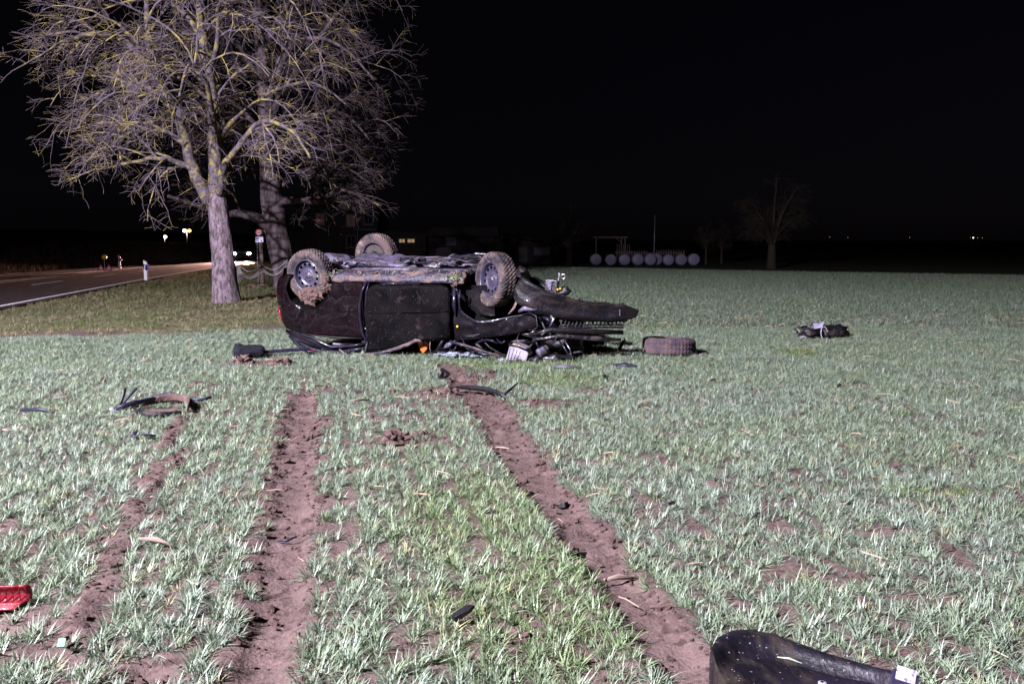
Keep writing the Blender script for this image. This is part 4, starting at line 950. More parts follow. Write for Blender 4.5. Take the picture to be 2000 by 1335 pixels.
strut('lock_carrier', [(3.55, .0, .245), (3.85, .1, .29), (4.2, .3, .25), (4.48, .42, .235)], [.015, .025, .03, .02], M['mech'], flat=.6)
strut('wing_strut', [(3.38, .02, .56), (3.45, .0, .6), (3.6, -.005, .595)], [.015, .03, .02], M['shield'], flat=.35)
strut('rusty_strip', [(3.26, .02, .53), (3.33, .0, .6), (3.37, .02, .7), (3.35, .05, .78)], [.008, .016, .016, .01], M['wood'], flat=.4)
# torn-off front bumper
bt = [(3.40, .06, .965), (3.48, .02, .92), (3.62, .03, .83), (3.72, .06, .775), (3.88, .12, .725), (4.1, .24, .68), (4.32, .36, .65), (4.5, .46, .632), (4.55, .52, .61)]
bb = [(3.30, .06, .79), (3.35, .02, .68), (3.48, .03, .585), (3.60, .06, .53), (3.75, .12, .495), (4.02, .24, .462), (4.24, .36, .445), (4.45, .46, .435), (4.53, .52, .45)]
A = []
for i in range(len(bt) * 3 - 2):
    t = i / 3; k = min(int(t), len(bt) - 2); f = t - k
    a = Vector(bt[k]).lerp(Vector(bt[k + 1]), f); b = Vector(bb[k]).lerp(Vector(bb[k + 1]), f); row = []
    nrm = Vector((.35, -.94, 0))
    for u in np.linspace(-.12, 1.1, 13):
        uu = min(max(u, 0), 1); p = b.lerp(a, uu) + nrm * (.022 + .03 * math.sin(math.pi * uu) ** .6 - .03 * float(sst(.34, .40, uu)) + .026 * float(sst(.8, .84, uu))) + Vector((0, 0, (.035 * (float(vn(t * 1.0, 0, .45, 5)) - .5) + .02 * (float(vn(t, 0, .17, 6)) - .5)) * (1 if uu in (0, 1) else .4)))
        if u < 0: p = p - nrm * .05 * (-u / .12)
        if u > 1: p = p - nrm * .07 * ((u - 1) / .1)
        p = p + nrm * (.05 * (float(vn(p.x * 2, p.z * 2, .3, 4)) - .5) + .025 * (float(vn(p.x * 2, p.z * 2, .1, 14)) - .5))
        row.append(p)
    A.append(row)
mb = MB(); mb.grid(A); bo = mb.build('front_bumper', M['bumper'], CAR, smooth=True, solid=.012)
mb = MB(); mb.prism([(4.5, .60), (4.56, .615), (4.68, .57), (4.64, .49), (4.58, .465), (4.5, .47)], .46, .5); mb.build('bumper_corner', M['dark'], bo, bevel=.012)
mb = MB(); mb.tube([(4.47, .405, .5), (4.47, .40, .58)], .006, 5); mb.build('bumper_scratch', M['chrome'], bo)
le = MB(); le.tube([(p[0] - .004, p[1] - .012, p[2] + .004 * math.sin(i * 2.1)) for i, p in enumerate(bt)], [.004, .007, .005, .008, .005, .007, .005, .006, .004], 5); le.build('torn_bumper_edge', M['trim'], bo)
for k in range(4):
    x = 3.72 + .16 * k; le = MB(); le.box((x, float(np.interp(x, [q[0] for q in bt], [q[1] for q in bt])) + .02, float(np.interp(x, [q[0] for q in bt], [q[2] for q in bt])) + .012), (.03, .03, .02), (0, .15, .3)); le.build('clip_tab', M['trim'], bo)
# lower grille below it, light shining through its slots
def onb(x): return float(np.interp(x, [3.76, 4.02, 4.24, 4.5], [.14, .26, .38, .49]))
for z in (.475, .452, .405, .375):
    mb = MB(); mb.tube([(x, onb(x) - .01, z + .01 * (4.1 - x)) for x in np.linspace(3.82, 4.5, 8)], .011, 6, flat=.5); mb.build('grille_bar', M['trim'], bo, smooth=True)
for k, x in enumerate(np.linspace(3.84, 4.5, 17)):
    mb = MB(); mb.tube([(x - .02, onb(x) - .012, .375 + .01 * (4.1 - x)), (x + .022, onb(x) - .012, .475 + .01 * (4.1 - x))], .007 if k % 2 else .011, 5); mb.build('grille_bar', M['trim'], bo)
mb = MB(); mb.prism([(3.72, .48), (3.8, .47), (4.06, .44), (4.06, .38), (3.8, .37), (3.7, .4)], .36, .38); mb.build('grille_panel', M['trim'], bo, bevel=.005)
# towing eye and crumpled mount that stand up behind the bumper
mb = MB(); mb.box((3.66, .5, .83), (.12, .12, .15), (0, .1, 0)); eb = mb.build('engine_mount', M['mech'], CAR, bevel=.008)
mb = MB(); mb.box((3.62, .433, .845), (.075, .012, .12), (0, .1, 0)); mb.build('mount_plate', M['shield'], eb, bevel=.004)
strut('towing_eye_stem', [(3.72, .5, .86), (3.735, .5, .96), (3.73, .5, .985)], [.014, .01, .014], M['greyplastic'], par=eb)
mb = MB(); mb.tube([(3.78 + .026 * math.cos(a), .5, .945 + .026 * math.sin(a)) for a in np.linspace(0, 6.283, 18)], .0065, 6); mb.build('towing_eye', M['chrome'], eb, smooth=True)
mb = MB(); mb.lump((3.8, .5, .77), (.08, .08, .05), 4, .6, 2, (0, -.5, 0)); mb.build('torn_bracket', M['trim'], CAR, smooth=True)
mb = MB(); mb.lump((3.73, .44, .795), (.012, .01, .014), 1, .1, 1); mb.lump((3.76, .44, .805), (.014, .01, .01), 2, .1, 1); mb.build('yellow_connector', M['yellowlamp'], CAR)
strut('mount_rod', [(3.5, .5, .86), (3.55, .5, .83), (3.6, .48, .79)], [.01, .016, .012], M['trim'])

# ============================================================ wreckage strewn over the field
def gz(x, y): return float(height(np.array([x]), np.array([y]))[0])
def piece(name, label, cat, mb, mat, loc_, rot=(0, 0, 0), group=None, smooth=False, bevel=0, solid=0):
    o = mb.build(name, mat, None, smooth, bevel, solid); o.location = (loc_[0], loc_[1], gz(loc_[0], loc_[1]) + loc_[2]); o.rotation_euler = rot
    return tag(o, label, cat, group)
# torn-off bumper skirt close to the viewer
SK = thing('bumper_skirt', 'large muddy black plastic skirt with a white sticker lying across the right wheel rut', 'car part', (.85, 2.4, gz(.85, 2.4)))
back = [(.585, 2.36), (.60, 2.46), (.64, 2.545), (.70, 2.605), (.76, 2.62), (.83, 2.595), (.935, 2.476 + .01), (1.05, 2.392), (1.125, 2.344)]
front = [(.60, 2.22), (.605, 2.2), (.64, 2.16), (.69, 2.13), (.75, 2.12), (.82, 2.13), (.92, 2.15), (1.03, 2.17), (1.12, 2.19)]
A = []
for i in range(41):
    t = i / 40 * (len(back) - 1); k = min(int(t), len(back) - 2); f = t - k
    b = Vector((*back[k], 0)).lerp(Vector((*back[k + 1], 0)), f); a = Vector((*front[k], 0)).lerp(Vector((*front[k + 1], 0)), f); row = []
    w = (b - a).length; s_ = i / 40
    for j in range(19):
        u = j / 18; p = b.lerp(a, max(0, u - .08) / .92)
        top = .085 * sst(-.02, .10, s_) * (1 - .25 * s_)
        if u < .08: z = top * (u / .08) ** .6 - .01
        else:
            z = top - .03 * math.exp(-((u - .36) / .07) ** 2) * sst(.15, .4, s_) + .02 * math.exp(-((u - .22) / .08) ** 2) * s_
            z += .012 * math.sin(u * 7 + 1) * (1 - s_)
        row.append((p.x - .85, p.y - 2.4, float(z)))
    A.append(row)
M['skirt'] = pmat('muddy_skirt_plastic', (.0028, .0022, .0045), .5, spec=.25, layers=[((.008, .006, .012), 3, .45, .6, .5, U), ((.016, .0105, .007), 5.5, .5, .7, .85, (2.6, 1, 1)), ((.2, .17, .18), 75, .655, .70, .9, U)], bump=(60, .25))
mb = MB(); mb.grid(A); mb.build('skirt_panel', M['skirt'], SK, smooth=True, solid=.004)
mb = MB(); mb.box((.272, -.092, .086), (.052, .045, .006), (.55, .1, -.5)); mb.build('sticker', M['sticker'], SK, bevel=.002)
mb = MB(); mb.box((.268, -.09, .05), (.07, .06, .06), (.45, .1, -.5)); mb.build('end_bracket', M['bluetrim'], SK, bevel=.004)
mb = MB(); mb.lathe([(.006, -.004), (.012, -.002), (.012, .006), (.006, .008)], 12, 'z', (.02, -.13, .078)); mb.build('clip_hole', M['galv'], SK)
mb = MB(); mb.tube([(-.06, .02, .083), (-.03, .0, .088), (.0, -.02, .084)], [.002, .004, .001], 4); mb.build('stuck_leaf', M['tornleaf'], SK)
# red lamp fragment
RF = thing('tail_light_fragment', 'broken red tail light lens lying in the wheat', 'car part', (-1.84, 2.93, gz(-1.84, 2.93)), (0, 0, .1))
mb = MB(); A = []
for x in np.linspace(-.16, .09, 14): A.append([(x, .05 - .01 * t + .02 * math.sin(3 * t), .012 + .07 * t) for t in np.linspace(0, 1, 7)])
mb.grid(A); mb.build('lens', M['redlens'], RF, smooth=True, solid=.006)
for k in range(11):
    mb = MB(); mb.tube([(-.15 + .023 * k, .043, .025), (-.15 + .023 * k, .038, .076)], .0018, 4); mb.build('lens_rib', M['redlens'], RF)
mb = MB(); A = [[(x, .05 - .085 * t, .014 + .022 * math.sin(1.6 * t) - .01 * t) for t in np.linspace(0, 1, 6)] for x in np.linspace(-.16, .075, 10)]; mb.grid(A)
mb.build('lens_foot', pmat('pink_lens', (.5, .06, .07), .25, coat=.5, bump=(80, .3)), RF, smooth=True, solid=.006)
# wheel-arch trim bent into a loop
LP = thing('arch_trim', 'black wheel arch trim bent into a loop with two strips sticking up, in the wheat', 'car part', (-2.85, 6.8, gz(-2.85, 6.8)))
def lpt(P): return [(x + 2.85, y - 6.8, z) for x, y, z in P]
mb = MB(); mb.tube(lpt([(-3.09, 6.65, .03), (-3.0, 6.78, .05), (-2.9, 6.95, .055), (-2.8, 7.0, .06), (-2.68, 6.93, .055), (-2.6, 6.78, .05), (-2.55, 6.6, .035)]), [.02, .026, .034, .036, .036, .034, .028], 6, flat=.18, up=(0, .3, 1)); mb.build('muddy_strip', M['clod'], LP, smooth=True)
mb = MB(); mb.tube(lpt([(-2.96, 6.6, .045), (-2.88, 6.46, .035), (-2.75, 6.38, .03), (-2.62, 6.42, .03), (-2.56, 6.5, .03)]), [.016, .026, .026, .022, .012], 6, flat=.3, up=(0, .2, 1)); mb.build('rubber_strip', M['trim'], LP, smooth=True)
mb = MB(); mb.tube(lpt([(-3.13, 6.62, .03), (-3.05, 6.66, .06), (-2.95, 6.85, .07), (-2.85, 7.1, .05)]), [.018, .02, .016, .01], 6, flat=.4); mb.build('rubber_strip', M['bluetrim'], LP, smooth=True)
mb = MB(); mb.tube(lpt([(-3.02, 7.1, .05), (-2.9, 7.12, .065), (-2.75, 7.02, .05)]), [.01, .02, .012], 6, flat=.4); mb.build('rubber_strip', M['bluetrim'], LP, smooth=True)
mb = MB(); mb.tube(lpt([(-2.66, 6.92, .05), (-2.56, 6.94, .05), (-2.49, 6.98, .065)]), [.012, .014, .01], 6, flat=.5); mb.build('rubber_strip', M['bluetrim'], LP, smooth=True)
mb = MB(); mb.tube(lpt([(-3.11, 6.66, .03), (-3.1, 6.7, .1), (-3.08, 6.72, .185)]), [.013, .014, .014], 6, flat=.5); mb.build('upright_strip', M['trim'], LP, smooth=True)
mb = MB(); mb.tube(lpt([(-3.1, 6.66, .04), (-3.06, 6.68, .1), (-2.99, 6.72, .185)]), [.008, .009, .009], 6, flat=.5); mb.build('upright_strip', M['bluetrim'], LP, smooth=True)
mb = MB(); mb.lump((-3.14 + 2.85, 6.6 - 6.8, .03), (.022, .018, .018), 4, .5, 1); mb.build('clip', M['palegrey'], LP)
# black padded bag with its flat strap beside the tail of the car
BG = thing('black_bag', 'crumpled black padded bag with a flat bar, beside the tail of the overturned car', 'bag', (-3.05, 9.85, gz(-3.05, 9.85)), (0, 0, .35))
mb = MB(); A = []
for a in np.linspace(0, 2 * math.pi, 25)[:-1]:
    row = []
    for t in np.linspace(0, 1, 12):
        r = .095 * (1 - .22 * t) * (1 if 0 < t < 1 else .55) * (1 + .06 * math.sin(5 * a + 9 * t)); row.append((-.18 + .35 * t, r * math.cos(a) * 1.15, .085 + r * math.sin(a) * .92))
    A.append(row)
mb.grid(A, True)
mb.add([(-.18, 0, .085), (.17, 0, .085)] , []); mb.build('bag_body', M['bag'], BG, smooth=True)
mb = MB()
for xx_, rr_ in ((-.178, .05), (.168, .041)): mb.lathe([(0.0, xx_ - .012 * np.sign(xx_ + .01)), (rr_, xx_)], 24, 'x', (0, 0, .085))
mb.build('bag_end', M['bag'], BG, smooth=True)
mb = MB(); mb.box((.42, .05, .075), (.52, .055, .03), (.2, -.02, .12)); mb.build('flat_bar', M['bluetrim'], BG, bevel=.006)
mb = MB(); mb.tube([(-.1, 0, .172), (-.13, 0, .19), (-.16, 0, .172)], .006, 5); mb.build('loop', M['bag'], BG, smooth=True)
mb = MB(); mb.tube([(0, 0, .19), (.1, -.09, .11), (.25, -.2, .03), (.36, -.26, .012)], [.013, .018, .018, .012], 6, flat=.5)
o = piece('rubber_seal', 'torn black rubber seal leaning towards the car window frame', 'car part', mb, M['trim'], (-2.72, 10.35, .02), smooth=True)
# the loose wheel
LT = thing('loose_wheel', 'muddy car wheel lying flat in the wheat, torn off the overturned car', 'wheel', (1.88, 10.15, gz(1.88, 10.15) + .1), (R(90 - 3), R(2), 0))
WT.build('tyre', M['loosetyre'], LT); WR.build('rim', M['rim'], LT, smooth=True)
# crumpled air duct with a pale flap
DU = thing('air_duct', 'crumpled dark plastic air duct with a pale flap, beyond the loose wheel', 'car part', (4.3, 12.0, gz(4.3, 12.0)), (0, 0, .15))
mb = MB(); A = []
for i, a in enumerate(np.linspace(-.3, 2.9, 16)): A.append([(.02 + .42 * t, -.05 + .17 * math.cos(a) * (1 - .25 * t) + .1 * t, .02 + .16 * math.sin(a) * (1 - .15 * t) * (.9 + .25 * float(vn(t, a, .3, 3)))) for t in np.linspace(0, 1, 10)])
mb.grid(A); mb.build('duct_shell', M['mech'], DU, smooth=True, solid=.008)
mb = MB(); mb.tube([(.03 + .05 * math.sin(a), -.17 + .02 * math.cos(a), .095 + .09 * math.cos(a)) for a in np.linspace(0, 6.283, 20)], .007, 5); o = mb.build('duct_mouth', M['greyplastic'], DU, smooth=True)
mb = MB(); mb.lump((.03, -.12, .095), (.05, .03, .085), 3, .1, 2); mb.build('duct_inside', M['dark'], DU)
mb = MB(); mb.lump((-.16, -.03, .09), (.15, .12, .085), 8, .6, 3); mb.build('duct_box', M['mech'], DU, smooth=True)
mb = MB(); mb.lump((.32, .06, .12), (.2, .12, .075), 18, .5, 3, (0, .1, .1)); mb.build('duct_end', M['trim'], DU, smooth=True)
mb = MB(); mb.add([(-.09, -.1, .15), (.02, -.12, .17), (.06, -.1, .26), (-.02, -.1, .22), (-.1, -.09, .235)], [(0, 1, 2, 3), (0, 3, 4)]); mb.build('pale_flap', M['palegrey'], DU, solid=.006)
mb = MB(); mb.tube([(-.34, -.12, .02), (-.27, -.14, .045), (-.18, -.14, .03)], [.01, .016, .01], 5, flat=.5); mb.build('duct_tab', M['greyplastic'], DU, smooth=True)
# flat trim pieces and shards
mb = MB(); mb.tube([(-.15, .02, .02), (-.05, 0, .035), (.06, -.02, .032), (.15, -.07, .02)], [.012, .024, .022, .01], 6, flat=.35, up=(0, 1, .4))
piece('trim_strip', 'flat purple-grey trim strip lying in front of the engine end of the car', 'car part', mb, M['shield'], (.57, 8.9, .01), smooth=True)
mb = MB(); mb.tube([(-.12, .03, .03), (0, 0, .04), (.12, -.05, .03)], [.018, .034, .012], 8, flat=.4, up=(0, 1, .3))
piece('trim_strip', 'short rounded blue-black trim piece between the purple-grey strip and the loose wheel', 'car part', mb, M['bluetrim'], (1.2, 9.0, .01), smooth=True)
mb = MB(); mb.tube([(-.03, 0, 0), (.0, .0, .08), (.05, .02, .16), (.04, .02, .19)], [.014, .022, .02, .01], 6, flat=.5)
piece('broken_bracket', 'small dirty bracket standing on edge under the torn front bumper', 'car part', mb, M['mech'], (1.33, 10.4, 0), smooth=True)
TS = thing('door_seal_strip', 'long black door seal curving across the churned soil', 'car part', (-.28, 7.35, gz(-.28, 7.35)))
mb = MB(); mb.tube([(-.27, .28, .05), (-.12, .14, .075), (.05, .0, .08), (.17, -.12, .065), (.26, -.25, .03)], [.008, .02, .024, .022, .014], 6, flat=.5); mb.build('seal', M['trim'], TS, smooth=True)
mb = MB(); mb.tube([(.19, -.17, .05), (.26, -.1, .09), (.33, -.02, .14)], [.014, .014, .005], 6); mb.build('seal_end', M['trim'], TS, smooth=True)
mb = MB(); mb.lump((0, 0, .05), (.05, .045, .055), 5, .6, 2); piece('black_bracket', 'lump of black plastic at the edge of the churned soil beside the car door', 'car part', mb, M['trim'], (-.67, 8.23, 0))
def shard(label, xy, d, seed, mat='bluetrim', rz=0, group=None, zo=.03):
    r_ = random.Random(seed); mb = MB(); n = 6; pts = [(d[0] * (.6 + .4 * r_.random()) * math.cos(6.28 * k / n), d[1] * (.6 + .4 * r_.random()) * math.sin(6.28 * k / n)) for k in range(n)]
    vs = [(x, y, .01 * r_.random() + .3 * d[2] * (x / d[0])) for x, y in pts] + [(x, y, .004 + .01 * r_.random() + .3 * d[2] * (x / d[0]) + d[2] * .4) for x, y in pts]
    mb.add(vs, [tuple(range(n - 1, -1, -1)), tuple(range(n, 2 * n))] + [(i, (i + 1) % n, (i + 1) % n + n, i + n) for i in range(n)])
    piece('plastic_shard', label, 'shard', mb, M[mat], (xy[0], xy[1], zo), (r_.uniform(-.5, .2), r_.uniform(-.4, .4), rz), group, bevel=.002)
shard('upright dark blue plastic shard in front of the looped trim', (-2.53, 5.62), (.035, .03, .05), 1, rz=.8, group='plastic shards in the wheat')
shard('flat dark blue plastic shard touching the upright one in front of the looped trim', (-2.44, 5.6), (.05, .03, .03), 2, rz=.3, group='plastic shards in the wheat')
mb = MB(); mb.tube([(-.16, .04, .02), (0, 0, .035), (.16, -.05, .02)], [.008, .016, .008], 6, flat=.5); piece('trim_strip', 'thin dark blue strip in the wheat well to the side of the looped trim', 'car part', mb, M['bluetrim'], (-3.68, 6.52, .02), smooth=True)
shard('black L-shaped plastic piece in the wheat between the two ruts', (-.17, 2.8), (.06, .024, .022), 5, 'trim', .35, zo=.035)
shard('small black plastic piece lying in the right rut', (.26, 4.22), (.045, .035, .035), 6, 'trim', .9, zo=.005)
mb = MB(); mb.tube([(-.045, 0, .012), (0, -.012, .02), (.04, .012, .03)], [.003, .008, .003], 5, flat=.5); piece('trim_strip', 'small curved black strip lying in the left rut', 'car part', mb, M['bluetrim'], (-1.0, 3.68, .0), smooth=True)
shard('small black shard in the wheat to the right of the right rut', (.77, 4.03), (.04, .02, .02), 8, 'trim', .3, zo=.04)
shard('dark shard with a mint green sticker in the soil near the red lens', (-1.44, 2.62), (.022, .024, .015), 9, 'bluetrim', .4, zo=.02)
mb = MB(); mb.box((0, 0, 0), (.022, .03, .006)); piece('green_sticker', 'mint green sticker scrap on the soil near the red lens', 'scrap', mb, pmat('mint', (.15, .33, .19), .5), (-1.43, 2.585, .045), (.6, .1, .3), bevel=.001)
shard('small black shard sunk in the wheat between looped trim and the left frame post of ruts', (-1.78, 3.6), (.03, .015, .02), 10, 'bluetrim', .5, zo=.03) if False else None
for k, (x, y, l) in enumerate([(1.9, 8.0, 'dark flake of plastic in the wheat before the loose wheel'), (2.97, 7.64, 'black crumb of plastic beside the yellow-green weed tuft'), (.9, 8.15, 'tiny blue-black cube of plastic before the purple-grey strip')]): shard(l, (x, y), (.035, .03, .03), 30 + k, 'trim', k, zo=.03)
# larger clods
for k, (x, y, s_, l) in enumerate([(-.77, 5.5, .09, 'largest clod of brown earth between the two ruts'), (-.62, 5.72, .055, 'medium clod of earth just behind the largest one'), (-.55, 7.45, .06, 'crumbly clod beside the curved door seal'), (-2.95, 9.3, .1, 'heap of earth pushed up beside the black bag'), (-2.55, 9.25, .085, 'low lump of earth between the bag and the car window frame'), (.2, 7.0, .055, 'clod thrown out to the right of the curved door seal'), (.02, 2.72, .035, 'small clod in the wheat at the viewer end between the ruts')]):
    mb = MB(); mb.lump((0, 0, .1 * s_), (s_, s_ * .8, s_ * .6), 50 + k, .6, 4)
    for j in range(14):
        a = 6.28 * j / 14; r0 = random.Random(k * 20 + j); mb.lump((s_ * math.cos(a) * r0.uniform(.7, 1.5), s_ * math.sin(a) * r0.uniform(.6, 1.2), .01), (s_ * r0.uniform(.12, .45), s_ * r0.uniform(.12, .4), s_ * r0.uniform(.08, .2)), k * 30 + j, .55, 2)
    piece('earth_clod', l, 'clod', mb, M['clod'], (x, y, 0))
# bits of pale wood
for k, (x, y, ln, rz, l) in enumerate([(-1.55, 3.59, .1, -.4, 'broad splinter of pale wood in the wheat left of the left rut'), (-1.27, 7.0, .09, .6, 'pale stalk lying across the top of the left rut'), (-4.2, 7.5, .1, 2.0, 'pale stick in the wheat far to the side of the looped trim'), (.42, 3.22, .07, .2, 'brown splinter at the edge of the right rut')]):
    mb = MB(); mb.tube([(-ln, 0, .0), (0, .008, .012), (ln, 0, .004)], [.006, .013, .004], 6, flat=.5); piece('wood_splinter', l, 'splinter', mb, M['splinter'], (x, y, .03), (0, .05, rz), smooth=True)

# ============================================================ roadside
def base(x, y): return float(height(np.array([x]), np.array([y]), False)[0])
dp = thing('delineator_post', 'white roadside post with black band and blue reflector on the near side of the road', 'post', (-13.95, 32.6, base(-13.95, 32.6)))
mb = MB(); mb.prism([(-.06, 0), (.06, 0), (.055, .74), (-.06, .82)], -.05, .05); mb.build('post_body', M['white'], dp, bevel=.012)
mb = MB(); mb.prism([(-.062, .5), (.06, .42), (.06, .62), (-.062, .68)], -.053, .053); mb.build('black_band', M['trim'], dp)
mb = MB(); mb.box((-.01, -.057, .56), (.035, .008, .13)); mb.build('reflector', M['white'], dp, bevel=.003)
mb = MB(); mb.box((.1, 0, .56), (.08, .05, .18)); mb.build('side_reflector', M['signblue'], dp, bevel=.01)
d2 = copy_tree(dp); d2.location = (-22.9, 50.0, base(-22.9, 50)); d2['label'] = 'white roadside post on the far side of the road beside the warning triangle'; d2.name = 'delineator_post'
for o in (dp, d2): o['group'] = 'roadside posts'
wt = thing('warning_triangle', 'folding red and white warning triangle with a yellow lamp on the far roadside', 'sign', (-21.4, 45.0, base(-21.4, 45)))
for k, dx in enumerate((-.2, .2)):
    mb = MB(); mb.prism([(dx - .2, .06), (dx + .2, .06), (dx, .42)], -.02 + .05 * k, .0 + .05 * k); f = mb.build('triangle_face', M['redring'], wt)
    mb = MB(); mb.prism([(dx - .12, .11), (dx + .12, .11), (dx, .32)], -.026 + .05 * k, -.018 + .05 * k); mb.build('triangle_field', M['signwhite'], f)
mb = MB(); mb.tube([(0, 0, 0), (0, 0, .66)], .02, 6); mb.build('stem', M['galv'], wt)
mb = MB(); mb.lathe([(0, -.05), (.12, -.05), (.13, 0), (.12, .05), (0, .05)], 18, 'y', (0, 0, .76)); mb.build('lamp', M['yellowlamp'], wt, smooth=True)
sp = thing('sign_post', 'weathered wooden post with a small round red-rimmed sign and a blue-white panel', 'sign', (-7.8, 26.6, base(-7.8, 26.6)))
mb = MB(); mb.tube([(.04, 0, -.05), (.03, 0, .9), (.0, 0, 1.78)], [.07, .062, .055], 9); mb.build('post', M['wood'], sp, smooth=True)
mb = MB(); mb.lathe([(0, -.012), (.105, -.012), (.105, .012), (0, .012)], 24, 'y', (0, -.075, 1.72)); f = mb.build('round_sign', M['redring'], sp)
mb = MB(); mb.lathe([(0, -.004), (.066, -.004), (.066, .004), (0, .004)], 20, 'y', (0, -.092, 1.72)); mb.build('sign_field', M['signwhite'], f)
mb = MB(); mb.lathe([(.018, -.003), (.028, -.003), (.028, .003), (.018, .003)], 14, 'y', (-.016, -.1, 1.72)); mb.box((.022, -.1, 1.725), (.012, .004, .05)); mb.build('sign_mark', M['trim'], f)
mb = MB(); mb.box((0, -.075, 1.51), (.24, .016, .165)); f = mb.build('panel', M['signwhite'], sp, bevel=.004)
mb = MB(); mb.box((-.06, -.086, 1.535), (.09, .005, .05)); mb.box((-.06, -.086, 1.475), (.09, .005, .03)); mb.box((.07, -.086, 1.475), (.06, .005, .06)); mb.build('panel_print', M['signblue'], f)
mb = MB()
for k in range(22): mb.tube([(-.085 + .012 * math.cos(a) * (k % 2) + .0, -.03 + .012 * math.cos(a) * (1 - k % 2), .22 + .055 * k + .036 * math.sin(a)) for a in np.linspace(0, 6.283, 9)], .007, 4)
mb.build('chain', M['galv'], sp)
mb = MB()
for k in range(60):
    r0 = random.Random(k); a = r0.uniform(0, 6.28); mb.tube([(.1 * math.cos(a), .1 * math.sin(a), 0), (.2 * math.cos(a), .2 * math.sin(a), .12), (.3 * math.cos(a), .3 * math.sin(a), .1)], [.006, .005, .002], 3)
o = mb.build('dead_grass_tuft', M['straw'], None); o.location = (-7.95, 26.55, base(-7.95, 26.55)); tag(o, 'pinkish tuft of dead grass round the foot of the wooden sign post', 'grass')
WF = thing('fence_wire', 'slack pale fence wires sagging between the sign post and the old tree', 'fence', (-7.8, 26.6, base(-7.8, 26.6)))
for k, (z0, z1, sag) in enumerate([(.72, .78, .2), (.62, .7, .28), (.5, .6, .2)]):
    for (xa, xb) in ((-.75, 0), (0, .85)):
        mb = MB(); mb.tube([(xa + (xb - xa) * t, -.05, (z0 if xa < 0 else z1) + (.12 if (xa < 0 and t < .5) or (xa == 0 and t > .5) else 0) * abs(t - .5) * 2 - sag * (1 - (2 * t - 1) ** 2)) for t in np.linspace(0, 1, 12)], .007, 4); mb.build('wire', M['wire'], WF)
for k in range(5):
    mb = MB(); mb.tube([(-.75 + .02 * k, -.05, .8), (-.72 + .03 * k, -.05, .5), (-.7 + .06 * k, -.05, .18 + .05 * k)], .006, 4); mb.build('wire', M['wire'], WF)

# oncoming car with its headlights on, down the road
def headlight_spot(parent, loc_, aim, e):
    l = bpy.data.lights.new('headlight_beam', 'SPOT'); l.energy = e; l.color = (1, .52, .42); l.spot_size = R(26); l.spot_blend = .7; l.shadow_soft_size = .08
    o = bpy.data.objects.new('headlight_beam', l); COL.objects.link(o); o.parent = parent; o.location = loc_
    o.rotation_euler = (Vector(aim) - Vector(loc_)).to_track_quat('-Z', 'Y').to_euler()
cx, cy = -23.3, 75.0
OC = thing('oncoming_car', 'distant small car with blazing headlights coming down the road', 'car', (cx, cy, .004), (0, 0, R(8)))
def sect(y, w, zs): return [(-w, y, zs[0]), (-w * 1.02, y, zs[1]), (-w * .98, y, zs[2]), (-w * .6, y, zs[3]), (w * .6, y, zs[3]), (w * .98, y, zs[2]), (w * 1.02, y, zs[1]), (w, y, zs[0])]
mb = MB(); mb.grid([sect(-2.0, .7, (.25, .45, .6, .64)), sect(-1.8, .82, (.2, .5, .72, .78)), sect(-.9, .86, (.2, .55, .86, .95)), sect(0, .86, (.2, .55, .88, .98)), sect(1.4, .86, (.2, .55, .9, 1.0)), sect(2.0, .8, (.25, .5, .85, .95))]); mb.build('body', M['carpaint'], OC, smooth=True)
mb = MB(); mb.grid([sect(-.9, .78, (.93, .94, .95, .96)), sect(-.1, .68, (.93, 1.2, 1.38, 1.42)), sect(1.0, .68, (.93, 1.2, 1.4, 1.45)), sect(1.7, .74, (.93, 1.0, 1.02, 1.03))]); mb.build('cabin', M['glass'], OC, smooth=True)
mb = MB(); mb.box((0, -1.98, .45), (1.0, .06, .14)); mb.build('grille', M['trim'], OC, bevel=.02)
for sx in (-1, 1):
    mb = MB(); mb.lump((sx * .6, -1.93, .64), (.17, .06, .1), 1, .02, 2); mb.build('headlight', M['headlight'], OC, smooth=True)
    headlight_spot(OC, (sx * .6, -2.05, .64), (sx * .6 + .3, -34, .1), 85000)
    for yy_ in (-1.25, 1.3):
        mb = MB(); mb.lathe([(0, -.09), (.3, -.09), (.31, 0), (.3, .09), (0, .09)], 18, 'x', (sx * .76, yy_, .31)); mb.build('wheel', M['trim'], OC)
# street lamps
def lamp(label, x, y, h, heads, lit=True, group='street lamps along the road'):
    z0 = base(x, y); t = thing('street_lamp', label, 'street lamp', (x, y, z0), group=group)
    mb = MB(); mb.tube([(0, 0, 0), (0, 0, h * .5), (0, 0, h)], [.09, .075, .06], 8); mb.build('pole', M['galv'], t, smooth=True)
    for dx, m_, e in heads:
        mb = MB(); mb.tube([(0, 0, h), (dx * .6, 0, h + .12), (dx, 0, h + .1)], .035, 6); mb.build('arm', M['galv'], t)
        mb = MB(); mb.lump((dx, 0, h + .06), (.24, .2, .2), 1, .02, 2); mb.build('lamp_head', M[m_], t, smooth=True)
        if e:
            l = bpy.data.lights.new('street_light', 'POINT'); l.energy = e; l.color = (1, .55, .22) if m_ == 'lampwarm' else (1, .92, .9); l.shadow_soft_size = .15
            q = bpy.data.objects.new('street_light', l); COL.objects.link(q); q.parent = t; q.location = (dx, -.3, h - .15)
lamp('street lamp with an orange light and a white light far down the road', -37.8, 100, 3.0 - base(-37.8, 100), [(.3, 'lampwarm', 60), (-.25, 'lampwhite', 20)])
lamp('distant street lamp with a single small white light far down the road', -48.5, 120, 2.5 - base(-48.5, 120) + .0, [(.1, 'lampwhite', 40)])
